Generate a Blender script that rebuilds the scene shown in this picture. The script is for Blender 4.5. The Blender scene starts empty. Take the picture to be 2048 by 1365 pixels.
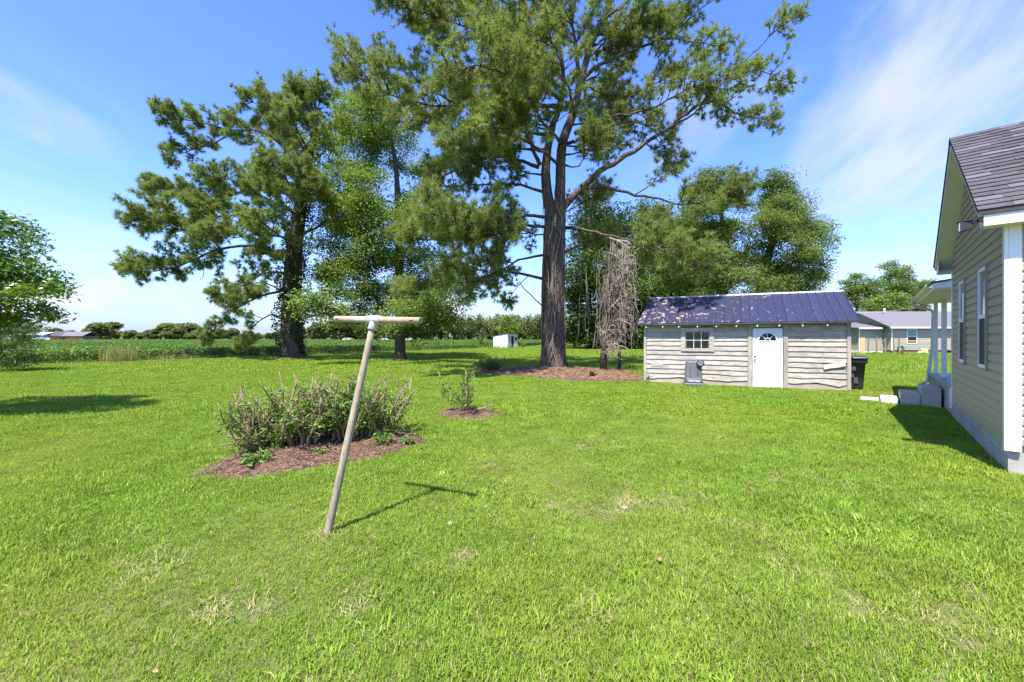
import bpy, math, random
import numpy as np
from mathutils import Vector

random.seed(7)
RNG = np.random.default_rng(11)
SC = bpy.context.scene
COL = SC.collection
R = math.radians
F = 796.0           # focal length in pixels of the 2048 px wide photograph
H = 1.65            # camera height

# ------------------------------------------------------------------ camera
cd = bpy.data.cameras.new('camera')
cam = bpy.data.objects.new('camera', cd)
COL.objects.link(cam)
cam.location = (0, 0, H)
cam.rotation_euler = (R(90), 0, 0)
cd.sensor_width = 36
cd.lens = 36 * F / 2048
cd.shift_y = -6.5 / 2048
cd.clip_end = 6000
cd.clip_start = 0.05
SC.camera = cam

# ------------------------------------------------------------------ sky, sun, exposure
SUN_DIR = Vector((0.225, 0.46, -1.0)).normalized()      # direction the light travels
SUN_EL = math.asin(-SUN_DIR.z)
SUN_AZ = math.atan2(-SUN_DIR.x, -SUN_DIR.y)
w = bpy.data.worlds.new('World')
SC.world = w
w.use_nodes = True
nt = w.node_tree
nt.nodes.clear()


def nd(nt, typ, ins=None, **kw):
    n = nt.nodes.new(typ)
    for k, v in kw.items():
        setattr(n, k, v)
    for k, v in (ins or {}).items():
        s = n.inputs[k]
        if isinstance(v, bpy.types.NodeSocket):
            nt.links.new(v, s)
        else:
            s.default_value = v
    return n


def math_(nt, op, a, b=None, clamp=False):
    ins = {0: a}
    if b is not None:
        ins[1] = b
    return nd(nt, 'ShaderNodeMath', ins, operation=op, use_clamp=clamp).outputs[0]


def ramp(nt, fac, stops, interp='LINEAR'):
    n = nd(nt, 'ShaderNodeValToRGB', {'Fac': fac})
    n.color_ramp.interpolation = interp
    els = n.color_ramp.elements
    while len(els) > 1:
        els.remove(els[-1])
    els[0].position = stops[0][0]
    els[0].color = col4(stops[0][1])
    for p, c in stops[1:]:
        e = els.new(p)
        e.color = col4(c)
    return n.outputs[0]


def col4(c):
    if isinstance(c, (int, float)):
        return (c, c, c, 1)
    return (c[0], c[1], c[2], 1)


def mixc(nt, fac, a, b, blend='MIX'):
    n = nd(nt, 'ShaderNodeMix', data_type='RGBA', blend_type=blend)
    for k, v in ((0, fac), (6, a), (7, b)):
        s = n.inputs[k]
        if isinstance(v, bpy.types.NodeSocket):
            nt.links.new(v, s)
        else:
            s.default_value = v if k == 0 else col4(v)
    return n.outputs[2]


sky = nd(nt, 'ShaderNodeTexSky', sky_type='NISHITA')
sky.sun_disc = False
sky.sun_elevation = SUN_EL
sky.sun_rotation = SUN_AZ
sky.altitude = 10
sky.air_density = 1.0
sky.dust_density = 0.35
sky.ozone_density = 2.6
hs = nd(nt, 'ShaderNodeHueSaturation', {'Color': sky.outputs[0], 'Saturation': 1.20, 'Value': 1.46, 'Hue': 0.514})
skyc = mixc(nt, 1.0, hs.outputs[0], (0.86, 0.92, 1.06), 'MULTIPLY')
tc = nd(nt, 'ShaderNodeTexCoord')
sep = nd(nt, 'ShaderNodeSeparateXYZ', {0: tc.outputs['Generated']})
zc = math_(nt, 'ADD', math_(nt, 'MAXIMUM', sep.outputs[2], 0.0), 0.12)
px_ = math_(nt, 'DIVIDE', sep.outputs[0], zc)
py_ = math_(nt, 'DIVIDE', sep.outputs[1], zc)
comb = nd(nt, 'ShaderNodeCombineXYZ', {0: px_, 1: py_, 2: 0.0})
mp = nd(nt, 'ShaderNodeMapping', {'Vector': comb.outputs[0], 'Location': (1.7, 0.35, 0), 'Rotation': (0, 0, R(-16)), 'Scale': (0.72, 0.40, 1)})
n1 = nd(nt, 'ShaderNodeTexNoise', {'Vector': mp.outputs[0], 'Scale': 1.15, 'Detail': 6, 'Roughness': 0.54, 'Distortion': 1.1})
mp2 = nd(nt, 'ShaderNodeMapping', {'Vector': comb.outputs[0], 'Location': (4.2, 1.3, 0), 'Scale': (0.5, 0.5, 1)})
n2 = nd(nt, 'ShaderNodeTexNoise', {'Vector': mp2.outputs[0], 'Scale': 0.9, 'Detail': 2, 'Roughness': 0.5})
cir = nd(nt, 'ShaderNodeMapRange', {0: n1.outputs[0], 1: 0.42, 2: 0.63, 3: 0.0, 4: 1.0}, interpolation_type='SMOOTHSTEP').outputs[0]
big = nd(nt, 'ShaderNodeMapRange', {0: n2.outputs[0], 1: 0.46, 2: 0.68, 3: 0.04, 4: 0.7}, interpolation_type='SMOOTHSTEP').outputs[0]
dirn = nd(nt, 'ShaderNodeVectorMath', {0: tc.outputs['Generated']}, operation='NORMALIZE').outputs[0]
for (qx, qy, ext) in ((1830, 130, .40), (1560, 235, .22), (1800, 340, .26), (110, 195, .20), (60, 285, .16), (180, 505, .12)):
    v = Vector(((qx - 1024) / F, 1.0, (676 - qy) / F)).normalized()
    dv = nd(nt, 'ShaderNodeVectorMath', {0: dirn, 1: tuple(v)}, operation='DISTANCE').outputs['Value']
    bl = nd(nt, 'ShaderNodeMapRange', {0: dv, 1: 0.0, 2: ext, 3: 1.0, 4: 0.0}, interpolation_type='SMOOTHSTEP').outputs[0]
    big = math_(nt, 'MAXIMUM', big, bl)
cir = math_(nt, 'MULTIPLY', math_(nt, 'MULTIPLY', cir, big), 0.92)
# low cumulus band close to the horizon
mp3 = nd(nt, 'ShaderNodeMapping', {'Vector': tc.outputs['Generated'], 'Location': (0.35, 0.2, 0.0), 'Scale': (1, 1, 2.3)})
n3 = nd(nt, 'ShaderNodeTexNoise', {'Vector': mp3.outputs[0], 'Scale': 4.6, 'Detail': 7, 'Roughness': 0.5})
band = ramp(nt, sep.outputs[2], [(0.0, 0.9), (0.05, 1.0), (0.10, 0.6), (0.17, 0.0)])
cum = math_(nt, 'MULTIPLY', nd(nt, 'ShaderNodeMapRange', {0: n3.outputs[0], 1: 0.515, 2: 0.585, 3: 0.0, 4: 1.0}, interpolation_type='SMOOTHSTEP').outputs[0], band)
hz = ramp(nt, sep.outputs[2], [(0.0, 0.93), (0.06, 0.66), (0.14, 0.26), (0.28, 0.0)])
c0 = mixc(nt, hz, skyc, (1.85, 2.40, 3.40))
c1 = mixc(nt, cir, c0, (3.2, 3.45, 3.85))
c2 = mixc(nt, cum, c1, (3.7, 3.8, 4.0))
bg = nd(nt, 'ShaderNodeBackground', {'Color': c2, 'Strength': 0.115})
wo = nd(nt, 'ShaderNodeOutputWorld', {'Surface': bg.outputs[0]})

sd = bpy.data.lights.new('sun', 'SUN')
sd.energy = 4.6
sd.angle = R(0.53)
sd.color = (1.0, 0.955, 0.88)
sun = bpy.data.objects.new('sun', sd)
COL.objects.link(sun)
sun.rotation_euler = SUN_DIR.to_track_quat('-Z', 'Y').to_euler()
sun.location = (-10, -26, 52)

SC.view_settings.view_transform = 'Standard'
SC.view_settings.look = 'None'
SC.view_settings.exposure = 1.2
SC.view_settings.gamma = 1
SC.view_settings.use_curve_mapping = False
SC.cycles.use_denoising = True
SC.cycles.max_bounces = 8
SC.cycles.transparent_max_bounces = 8
SC.cycles.diffuse_bounces = 3
SC.cycles.sample_clamp_indirect = 6


# ------------------------------------------------------------------ helpers
def W(px, py, Y):
    """a point of the photograph at the distance Y in front of the camera, in metres"""
    return np.array([(px - 1024) / F * Y, Y, H - (py - 676) / F * Y])


def tag(o, label=None, cat=None, group=None, kind=None):
    if label: o['label'] = label
    if cat: o['category'] = cat
    if group: o['group'] = group
    if kind: o['kind'] = kind
    return o


def empty(name, loc=(0, 0, 0), rz=0.0):
    o = bpy.data.objects.new(name, None)
    COL.objects.link(o)
    o.location = loc
    o.rotation_euler = (0, 0, rz)
    o.empty_display_size = 0.2
    return o


def link(name, me, mat=None, parent=None, smooth=False):
    o = bpy.data.objects.new(name, me)
    COL.objects.link(o)
    if mat is not None and not me.materials:
        me.materials.append(mat)
    if parent is not None:
        o.parent = parent
    if smooth:
        me.polygons.foreach_set('use_smooth', [True] * len(me.polygons))
    return o


def np_mesh(name, V, Fc):
    """V (n,3), Fc (m,k) with constant k"""
    V = np.ascontiguousarray(V, dtype=np.float32)
    Fc = np.ascontiguousarray(Fc, dtype=np.int32)
    m, k = Fc.shape
    me = bpy.data.meshes.new(name)
    me.vertices.add(len(V))
    me.vertices.foreach_set('co', V.ravel())
    me.loops.add(m * k)
    me.loops.foreach_set('vertex_index', Fc.ravel())
    me.polygons.add(m)
    me.polygons.foreach_set('loop_start', np.arange(0, m * k, k, dtype=np.int32))
    me.polygons.foreach_set('loop_total', np.full(m, k, dtype=np.int32))
    me.update(calc_edges=True)
    me.validate()
    return me


class MB:
    """collects shapes for one mesh"""
    def __init__(s):
        s.v = []
        s.f = []

    def quad_strip_box(s, pts8):
        b = len(s.v)
        s.v += [tuple(p) for p in pts8]
        for q in ((0, 3, 2, 1), (4, 5, 6, 7), (0, 1, 5, 4), (1, 2, 6, 5), (2, 3, 7, 6), (3, 0, 4, 7)):
            s.f.append(tuple(b + i for i in q))
        return s

    def box(s, x0, x1, y0, y1, z0, z1):
        return s.quad_strip_box([(x0, y0, z0), (x1, y0, z0), (x1, y1, z0), (x0, y1, z0),
                                 (x0, y0, z1), (x1, y0, z1), (x1, y1, z1), (x0, y1, z1)])

    def prism(s, poly, axis, a, b):
        """poly: list of 2D points, extruded along axis from a to b"""
        n = len(poly)
        base = len(s.v)
        for t in (a, b):
            for (p, q) in poly:
                if axis == 'x': s.v.append((t, p, q))
                elif axis == 'y': s.v.append((p, t, q))
                else: s.v.append((p, q, t))
        s.f.append(tuple(base + i for i in range(n))[::-1])
        s.f.append(tuple(base + n + i for i in range(n)))
        for i in range(n):
            j = (i + 1) % n
            s.f.append((base + i, base + j, base + n + j, base + n + i))
        return s

    def tube(s, pts, rad, sides=8, caps=True):
        V, Q = tube_arrays(np.array(pts, float), np.array(rad, float), sides)
        base = len(s.v)
        s.v += [tuple(p) for p in V]
        s.f += [tuple(base + i for i in q) for q in Q]
        if caps:
            n = len(pts)
            s.f.append(tuple(base + i for i in range(sides))[::-1])
            s.f.append(tuple(base + (n - 1) * sides + i for i in range(sides)))
        return s

    def loft(s, rings, cap=True):
        n = len(rings[0])
        base = len(s.v)
        for r in rings:
            s.v += [tuple(p) for p in r]
        for k in range(len(rings) - 1):
            for i in range(n):
                j = (i + 1) % n
                s.f.append((base + k * n + i, base + k * n + j, base + (k + 1) * n + j, base + (k + 1) * n + i))
        if cap:
            s.f.append(tuple(base + i for i in range(n))[::-1])
            s.f.append(tuple(base + (len(rings) - 1) * n + i for i in range(n)))
        return s

    def build(s, name, mat, parent=None, smooth=False, bevel=0.0):
        me = bpy.data.meshes.new(name)
        me.from_pydata(s.v, [], s.f)
        me.update()
        o = link(name, me, mat, parent, smooth)
        if bevel:
            m = o.modifiers.new('bevel', 'BEVEL')
            m.width = bevel
            m.segments = 2
            m.limit_method = 'ANGLE'
        return o


def tube_arrays(P, rad, sides):
    n = len(P)
    T = np.gradient(P, axis=0)
    T /= np.linalg.norm(T, axis=1)[:, None] + 1e-9
    ref = np.array([0, 0, 1.0]) if abs(T[0][2]) < 0.9 else np.array([1.0, 0, 0])
    A = np.cross(T, ref)
    A /= np.linalg.norm(A, axis=1)[:, None] + 1e-9
    B = np.cross(T, A)
    th = np.linspace(0, 2 * np.pi, sides, endpoint=False)
    V = P[:, None, :] + rad[:, None, None] * (np.cos(th)[None, :, None] * A[:, None, :] + np.sin(th)[None, :, None] * B[:, None, :])
    V = V.reshape(-1, 3)
    i = np.arange(n - 1)[:, None] * sides
    j = np.arange(sides)[None, :]
    j2 = (j + 1) % sides
    Q = np.stack([i + j, i + j2, i + sides + j2, i + sides + j], -1).reshape(-1, 4)
    return V, Q


def tubes_mesh(name, paths, sides=6):
    Vs, Qs, off = [], [], 0
    for p in paths:
        sd_ = p[2] if len(p) > 2 else sides
        P_, r_ = np.asarray(p[0], float), np.asarray(p[1], float)
        P_ = np.vstack([P_, P_[-1] + (P_[-1] - P_[-2]) * .02])
        r_ = np.append(r_, r_[-1] * .03)
        V, Q = tube_arrays(P_, r_, sd_)
        Vs.append(V)
        Qs.append(Q + off)
        off += len(V)
    return np_mesh(name, np.concatenate(Vs), np.concatenate(Qs))


def catmull(pts, step=0.4):
    P = np.array(pts, float)
    if len(P) < 3:
        n = max(2, int(np.linalg.norm(P[-1] - P[0]) / step) + 1)
        return P[0] + (P[-1] - P[0]) * np.linspace(0, 1, n)[:, None]
    E = np.vstack([2 * P[0] - P[1], P, 2 * P[-1] - P[-2]])
    out = []
    for i in range(1, len(E) - 2):
        p0, p1, p2, p3 = E[i - 1], E[i], E[i + 1], E[i + 2]
        n = max(1, int(round(np.linalg.norm(p2 - p1) / step)))
        for t in np.arange(n) / n:
            out.append(0.5 * (2 * p1 + (p2 - p0) * t + (2 * p0 - 5 * p1 + 4 * p2 - p3) * t * t + (3 * p1 - p0 - 3 * p2 + p3) * t ** 3))
    out.append(P[-1])
    return np.array(out)


def unit(v):
    return v / (np.linalg.norm(v, axis=-1, keepdims=True) + 1e-9)


def in_poly(x, y, poly):
    inside = np.zeros(len(x), bool)
    n = len(poly)
    for i in range(n):
        x1, y1 = poly[i]
        x2, y2 = poly[(i + 1) % n]
        c = ((y1 > y) != (y2 > y)) & (x < (x2 - x1) * (y - y1) / (y2 - y1 + 1e-12) + x1)
        inside ^= c
    return inside


# ------------------------------------------------------------------ materials
MATS = {}


def new_mat(name):
    m = bpy.data.materials.new(name)
    m.use_nodes = True
    m.node_tree.nodes.clear()
    MATS[name] = m
    return m, m.node_tree


def out(nt, sh):
    nd(nt, 'ShaderNodeOutputMaterial', {'Surface': sh})


def pbsdf(nt, color, rough=0.6, metal=0.0, spec=0.5, normal=None):
    ins = {'Base Color': color if isinstance(color, bpy.types.NodeSocket) else col4(color), 'Roughness': rough, 'Metallic': metal, 'Specular IOR Level': spec}
    if normal is not None:
        ins['Normal'] = normal
    return nd(nt, 'ShaderNodeBsdfPrincipled', ins).outputs[0]


def noise(nt, vec, scale, detail=4, rough=0.55, dist=0.0):
    return nd(nt, 'ShaderNodeTexNoise', {'Vector': vec, 'Scale': scale, 'Detail': detail, 'Roughness': rough, 'Distortion': dist}).outputs[0]


def objco(nt, scale=(1, 1, 1), rot=(0, 0, 0), gen='Object'):
    t = nd(nt, 'ShaderNodeTexCoord')
    return nd(nt, 'ShaderNodeMapping', {'Vector': t.outputs[gen], 'Scale': scale, 'Rotation': rot}).outputs[0]


def worldco(nt, scale=(1, 1, 1)):
    g = nd(nt, 'ShaderNodeNewGeometry')
    return nd(nt, 'ShaderNodeMapping', {'Vector': g.outputs['Position'], 'Scale': scale}).outputs[0]


def bump(nt, h, strength=0.3, dist=0.01):
    return nd(nt, 'ShaderNodeBump', {'Height': h, 'Strength': strength, 'Distance': dist}).outputs[0]


def leaf_mat(name, ca, cb, cc=None, trans=0.3, rough=0.45, spec=0.3, wscale=0.6, inst=False):
    m, nt = new_mat(name)
    g = nd(nt, 'ShaderNodeNewGeometry')
    r = g.outputs['Random Per Island']
    if inst:
        oi = nd(nt, 'ShaderNodeObjectInfo')
        r = math_(nt, 'FRACT', math_(nt, 'ADD', r, math_(nt, 'MULTIPLY', oi.outputs['Random'], 0.7)))
    stops = [(0.0, ca), (0.75, cb)]
    if cc is not None:
        stops += [(0.93, cb), (1.0, cc)]
    c = ramp(nt, r, stops)
    nz = noise(nt, worldco(nt), wscale, 3)
    c = mixc(nt, 1.0, c, ramp(nt, nz, [(0.3, 0.75), (0.7, 1.2)]), 'MULTIPLY')
    p = pbsdf(nt, c, rough, 0, spec)
    tcol = mixc(nt, 1.0, c, (1.3, 1.25, 0.65), 'MULTIPLY')
    t = nd(nt, 'ShaderNodeBsdfTranslucent', {'Color': tcol}).outputs[0]
    out(nt, nd(nt, 'ShaderNodeMixShader', {0: trans, 1: p, 2: t}).outputs[0])
    return m


def plain(name, c, rough=0.6, metal=0.0, spec=0.5, var=0.12, scale=6.0, bmp=0.0, bscale=60):
    m, nt = new_mat(name)
    co = objco(nt)
    nz = noise(nt, co, scale, 5, 0.6)
    cc = mixc(nt, 1.0, c, ramp(nt, nz, [(0.25, 1 - var), (0.75, 1 + var)]), 'MULTIPLY')
    nrm = bump(nt, noise(nt, co, bscale, 3), bmp, 0.01) if bmp else None
    out(nt, pbsdf(nt, cc, rough, metal, spec, nrm))
    return m


def bark_mat(name, c1, c2, zs=0.25, scale=9, strength=0.9):
    m, nt = new_mat(name)
    co = objco(nt, (1, 1, zs))
    v = nd(nt, 'ShaderNodeTexVoronoi', {'Vector': co, 'Scale': scale, 'Randomness': 1.0}, feature='DISTANCE_TO_EDGE').outputs[0]
    nz = noise(nt, co, scale * 0.8, 6, 0.65)
    h = math_(nt, 'ADD', math_(nt, 'MULTIPLY', ramp(nt, v, [(0.0, 0), (0.14, 1)]), 0.7), nz)
    c = mixc(nt, nz, c1, c2)
    c = mixc(nt, 1.0, c, ramp(nt, v, [(0.0, 0.45), (0.10, 1.0)]), 'MULTIPLY')
    out(nt, pbsdf(nt, c, 0.9, 0, 0.2, bump(nt, h, strength, 0.04)))
    return m


def wood_mat(name, c1, c2, c3, along='x', fine=1.0):
    m, nt = new_mat(name)
    sc = {'x': (0.7, 9, 9), 'z': (9, 9, 0.7)}[along]
    t = nd(nt, 'ShaderNodeTexCoord')
    oi = nd(nt, 'ShaderNodeObjectInfo')
    off = nd(nt, 'ShaderNodeCombineXYZ', {0: math_(nt, 'MULTIPLY', oi.outputs['Random'], 40.0), 1: math_(nt, 'MULTIPLY', oi.outputs['Random'], 17.0), 2: 0.0}).outputs[0]
    ad = nd(nt, 'ShaderNodeVectorMath', {0: t.outputs['Object'], 1: off}, operation='ADD').outputs[0]
    co = nd(nt, 'ShaderNodeMapping', {'Vector': ad, 'Scale': sc}).outputs[0]
    g = noise(nt, co, 5.5 * fine, 6, 0.6, 0.6)
    big_ = noise(nt, ad, 1.3, 3)
    c = ramp(nt, g, [(0.28, c1), (0.5, c2), (0.72, c3)])
    c = mixc(nt, 1.0, c, ramp(nt, big_, [(0.3, 0.78), (0.7, 1.15)]), 'MULTIPLY')
    c = mixc(nt, 1.0, c, ramp(nt, oi.outputs['Random'], [(0, 0.82), (1, 1.1)]), 'MULTIPLY')
    out(nt, pbsdf(nt, c, 0.85, 0, 0.2, bump(nt, g, 0.5, 0.01)))
    return m


# lawn blades
def grass_mat(name, ca, cb, cc, straw):
    m, nt = new_mat(name)
    g = nd(nt, 'ShaderNodeNewGeometry')
    oi = nd(nt, 'ShaderNodeObjectInfo')
    r = math_(nt, 'FRACT', math_(nt, 'ADD', g.outputs['Random Per Island'], oi.outputs['Random']))
    wc = worldco(nt)
    n1 = noise(nt, wc, 0.33, 4, 0.6)
    n2 = noise(nt, wc, 1.7, 3, 0.6)
    c = ramp(nt, r, [(0.0, ca), (0.5, cb), (0.92, cc), (0.96, straw), (1.0, straw)])
    c = mixc(nt, ramp(nt, n1, [(0.42, 0.0), (0.68, 0.55)]), c, (0.29, 0.345, 0.040))
    c = mixc(nt, 1.0, c, ramp(nt, n2, [(0.3, 0.80), (0.7, 1.18)]), 'MULTIPLY')
    p = pbsdf(nt, c, 0.6, 0, 0.12)
    t = nd(nt, 'ShaderNodeBsdfTranslucent', {'Color': mixc(nt, 1.0, c, (1.2, 1.2, 0.6), 'MULTIPLY')}).outputs[0]
    out(nt, nd(nt, 'ShaderNodeMixShader', {0: 0.24, 1: p, 2: t}).outputs[0])
    return m


M_grass = grass_mat('grass_blade', (0.114, 0.220, 0.016), (0.186, 0.312, 0.025), (0.252, 0.362, 0.042), (0.46, 0.41, 0.17))


def ground_mat():
    m, nt = new_mat('lawn_ground')
    wc = worldco(nt)
    a = noise(nt, wc, 0.35, 5, 0.6)
    b = noise(nt, wc, 9.0, 6, 0.7)
    d = noise(nt, wc, 60.0, 4, 0.7)
    c = mixc(nt, ramp(nt, a, [(0.4, 0.0), (0.65, 1.0)]), (0.13, 0.175, 0.040), (0.20, 0.205, 0.065))
    c = mixc(nt, ramp(nt, b, [(0.5, 0.0), (0.72, 0.8)]), c, (0.33, 0.255, 0.15))
    c = mixc(nt, 1.0, c, ramp(nt, d, [(0.25, 0.55), (0.75, 1.3)]), 'MULTIPLY')
    out(nt, pbsdf(nt, c, 0.95, 0, 0.1, bump(nt, math_(nt, 'ADD', b, d), 0.8, 0.03)))
    return m


def mulch_mat(name, c1, c2, c3):
    m, nt = new_mat(name)
    wc = worldco(nt)
    v = nd(nt, 'ShaderNodeTexVoronoi', {'Vector': wc, 'Scale': 38.0, 'Randomness': 1.0})
    a = noise(nt, wc, 2.2, 5, 0.65)
    d = noise(nt, wc, 70.0, 4, 0.7)
    c = ramp(nt, v.outputs['Color'], [(0.1, c1), (0.5, c2), (0.95, c3)])
    c = mixc(nt, 1.0, c, ramp(nt, a, [(0.3, 0.7), (0.7, 1.3)]), 'MULTIPLY')
    c = mixc(nt, 1.0, c, ramp(nt, d, [(0.25, 0.6), (0.75, 1.25)]), 'MULTIPLY')
    h = math_(nt, 'ADD', v.outputs['Distance'], d)
    out(nt, pbsdf(nt, c, 0.95, 0, 0.15, bump(nt, h, 0.9, 0.03)))
    return m


M_thatch = grass_mat('thatch', (0.34, 0.28, 0.14), (0.44, 0.37, 0.20), (0.36, 0.33, 0.13), (0.5, 0.42, 0.24))
M_ground = ground_mat()
M_mulch = mulch_mat('bark_mulch', (0.085, 0.048, 0.030), (0.170, 0.100, 0.064), (0.31, 0.21, 0.14))
M_straw = mulch_mat('pine_straw', (0.085, 0.052, 0.032), (0.20, 0.125, 0.078), (0.36, 0.25, 0.17))
M_chip = plain('mulch_chip', (0.21, 0.128, 0.082), 0.9, var=0.5, scale=9)
M_needle_straw = plain('straw_needle', (0.30, 0.185, 0.105), 0.9, var=0.4, scale=3)
M_pine = leaf_mat('pine_needles', (0.130, 0.190, 0.046), (0.270, 0.340, 0.090), (0.34, 0.28, 0.13), 0.40, 0.55, 0.25, 0.5)
M_pine2 = leaf_mat('pine_needles_dark', (0.120, 0.180, 0.046), (0.265, 0.340, 0.095), (0.32, 0.26, 0.12), 0.40, 0.55, 0.25, 0.5)
M_leaf = leaf_mat('broad_leaves', (0.125, 0.195, 0.042), (0.215, 0.300, 0.070), None, 0.38, 0.6, 0.2, 0.45)
M_leaf2 = leaf_mat('pecan_leaves', (0.105, 0.160, 0.042), (0.185, 0.250, 0.066), None, 0.36, 0.6, 0.2, 0.4)
M_leaf3 = leaf_mat('near_leaves', (0.058, 0.125, 0.015), (0.150, 0.245, 0.030), None, 0.38, 0.35, 0.4, 1.2)
M_leafd = leaf_mat('dark_leaves', (0.034, 0.071, 0.015), (0.086, 0.144, 0.028), None, 0.25, 0.4, 0.3, 0.4)
M_ivy = leaf_mat('ivy_leaves', (0.022, 0.046, 0.010), (0.06, 0.105, 0.02), None, 0.18, 0.3, 0.45, 1.0)
M_far = leaf_mat('far_leaves', (0.095, 0.130, 0.050), (0.180, 0.215, 0.080), (0.24, 0.20, 0.09), 0.3, 0.7, 0.1, 0.05)
M_pinkleaf = leaf_mat('myrtle_leaves', (0.08, 0.12, 0.03), (0.16, 0.15, 0.06), (0.55, 0.20, 0.22), 0.25, 0.5, 0.3, 0.8)
M_redleaf = leaf_mat('red_flowers', (0.10, 0.12, 0.03), (0.45, 0.10, 0.06), (0.55, 0.14, 0.09), 0.2, 0.5, 0.2, 0.8)
M_bush = leaf_mat('bush_leaves', (0.062, 0.144, 0.018), (0.156, 0.281, 0.035), (0.250, 0.338, 0.062), 0.3, 0.55, 0.3, 2.5)
M_soy = leaf_mat('soybean_leaves', (0.055, 0.115, 0.016), (0.115, 0.190, 0.026), (0.20, 0.26, 0.06), 0.25, 0.5, 0.22, 0.12, inst=True)
M_bark = bark_mat('pine_bark', (0.076, 0.055, 0.044), (0.165, 0.122, 0.098), 0.28, 6.5, 1.0)
M_bark2 = bark_mat('grey_bark', (0.065, 0.052, 0.042), (0.15, 0.128, 0.105), 0.25, 11, 0.7)
M_twig = plain('dry_stems', (0.27, 0.185, 0.108), 0.85, var=0.3, scale=7, bmp=0.3)
M_vine = plain('dead_vines', (0.36, 0.29, 0.225), 0.9, var=0.35, scale=4)
M_vine_b = plain('climbing_vine', (0.24, 0.20, 0.165), 0.9, var=0.3, scale=5)
M_wood = wood_mat('weathered_boards', (0.225, 0.195, 0.160), (0.44, 0.395, 0.330), (0.60, 0.55, 0.475), 'x')
M_woodz = wood_mat('weathered_posts', (0.23, 0.20, 0.165), (0.40, 0.355, 0.295), (0.52, 0.475, 0.41), 'z')
M_pole = wood_mat('weathered_pole', (0.235, 0.18, 0.12), (0.37, 0.30, 0.21), (0.47, 0.405, 0.31), 'z', 2.2)
M_white = plain('white_paint', (0.74, 0.745, 0.75), 0.45, var=0.05, scale=3)
M_soffit = plain('soffit_vinyl', (0.62, 0.61, 0.55), 0.55, var=0.04, scale=3)
M_concrete = plain('concrete', (0.42, 0.385, 0.335), 0.95, var=0.2, scale=5, bmp=0.5, bscale=45)
M_block = plain('foundation_block', (0.40, 0.37, 0.325), 0.95, var=0.2, scale=3, bmp=0.5, bscale=70)
M_found = plain('shed_foundation', (0.40, 0.345, 0.28), 0.95, var=0.25, scale=3, bmp=0.5, bscale=30)
M_glass = plain('dark_glass', (0.012, 0.014, 0.016), 0.06, 0, 0.6, var=0.3, scale=2)
M_screen = plain('window_screen', (0.045, 0.045, 0.050), 0.7, 0, 0.3, var=0.05)
M_black = plain('black_plastic', (0.030, 0.031, 0.036), 0.42, 0, 0.5, var=0.2, scale=4)
M_greybin = plain('charcoal_plastic', (0.070, 0.078, 0.083), 0.5, 0, 0.45, var=0.2, scale=4)
M_deck = plain('deck_paint', (0.20, 0.225, 0.26), 0.55, var=0.1)
M_metal = plain('dull_metal', (0.35, 0.34, 0.33), 0.4, 0.8, 0.5, var=0.2)
M_galv = plain('galvanised_cap', (0.45, 0.46, 0.47), 0.5, 0.3, 0.5, var=0.15)
M_bulb = plain('white_bulb', (0.82, 0.80, 0.74), 0.3, var=0.02)
M_dark = plain('dark_cavity', (0.012, 0.012, 0.012), 0.9, var=0.2)
M_orange = plain('fresh_pine_board', (0.62, 0.40, 0.17), 0.7, var=0.15, scale=4)
M_brownwood = plain('brown_wood', (0.30, 0.20, 0.13), 0.8, var=0.2)
M_sidingN = plain('neighbour_siding', (0.35, 0.345, 0.27), 0.6, var=0.06)
M_roofN = plain('neighbour_shingles', (0.145, 0.135, 0.15), 0.9, var=0.4, scale=14)
M_deadleaf = plain('dead_leaf', (0.36, 0.19, 0.10), 0.8, var=0.3, scale=20)
M_rock = plain('pale_stone', (0.34, 0.31, 0.27), 0.9, var=0.3, scale=14, bmp=0.4)
M_shedwhite = plain('peeling_white', (0.72, 0.73, 0.72), 0.7, var=0.18, scale=2.5)
M_tin = plain('pale_tin', (0.62, 0.60, 0.58), 0.5, var=0.1)
M_greywall = plain('grey_metal_wall', (0.36, 0.40, 0.45), 0.6, var=0.06)
M_cable = plain('pale_cable', (0.45, 0.45, 0.45), 0.6, var=0.05)


def siding_mat():
    m, nt = new_mat('vinyl_siding')
    t = nd(nt, 'ShaderNodeTexCoord')
    oi = nd(nt, 'ShaderNodeObjectInfo')
    nz = noise(nt, nd(nt, 'ShaderNodeMapping', {'Vector': t.outputs['Object'], 'Scale': (0.8, 0.8, 6)}).outputs[0], 3.0, 5)
    c = mixc(nt, nz, (0.325, 0.270, 0.185), (0.385, 0.325, 0.232))
    c = mixc(nt, 1.0, c, ramp(nt, oi.outputs['Random'], [(0, 0.95), (1, 1.04)]), 'MULTIPLY')
    out(nt, pbsdf(nt, c, 0.48, 0, 0.4))
    return m


M_siding = siding_mat()
M_jch = plain('siding_channel', (0.27, 0.243, 0.195), 0.5, var=0.05)


def shingle_mat(name, c):
    m, nt = new_mat(name)
    co = objco(nt)
    wc = worldco(nt)
    g = noise(nt, wc, 160, 3, 0.8)
    b = noise(nt, wc, 3.0, 4)
    cc = mixc(nt, 1.0, c, ramp(nt, g, [(0.25, 0.55), (0.75, 1.45)]), 'MULTIPLY')
    cc = mixc(nt, 1.0, cc, ramp(nt, b, [(0.3, 0.85), (0.7, 1.15)]), 'MULTIPLY')
    out(nt, pbsdf(nt, cc, 0.92, 0, 0.2, bump(nt, g, 0.5, 0.004)))
    return m


M_sh = [shingle_mat('shingle_mid', (0.085, 0.076, 0.081)), shingle_mat('shingle_dark', (0.070, 0.062, 0.066)), shingle_mat('shingle_light', (0.122, 0.113, 0.121))]


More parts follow.
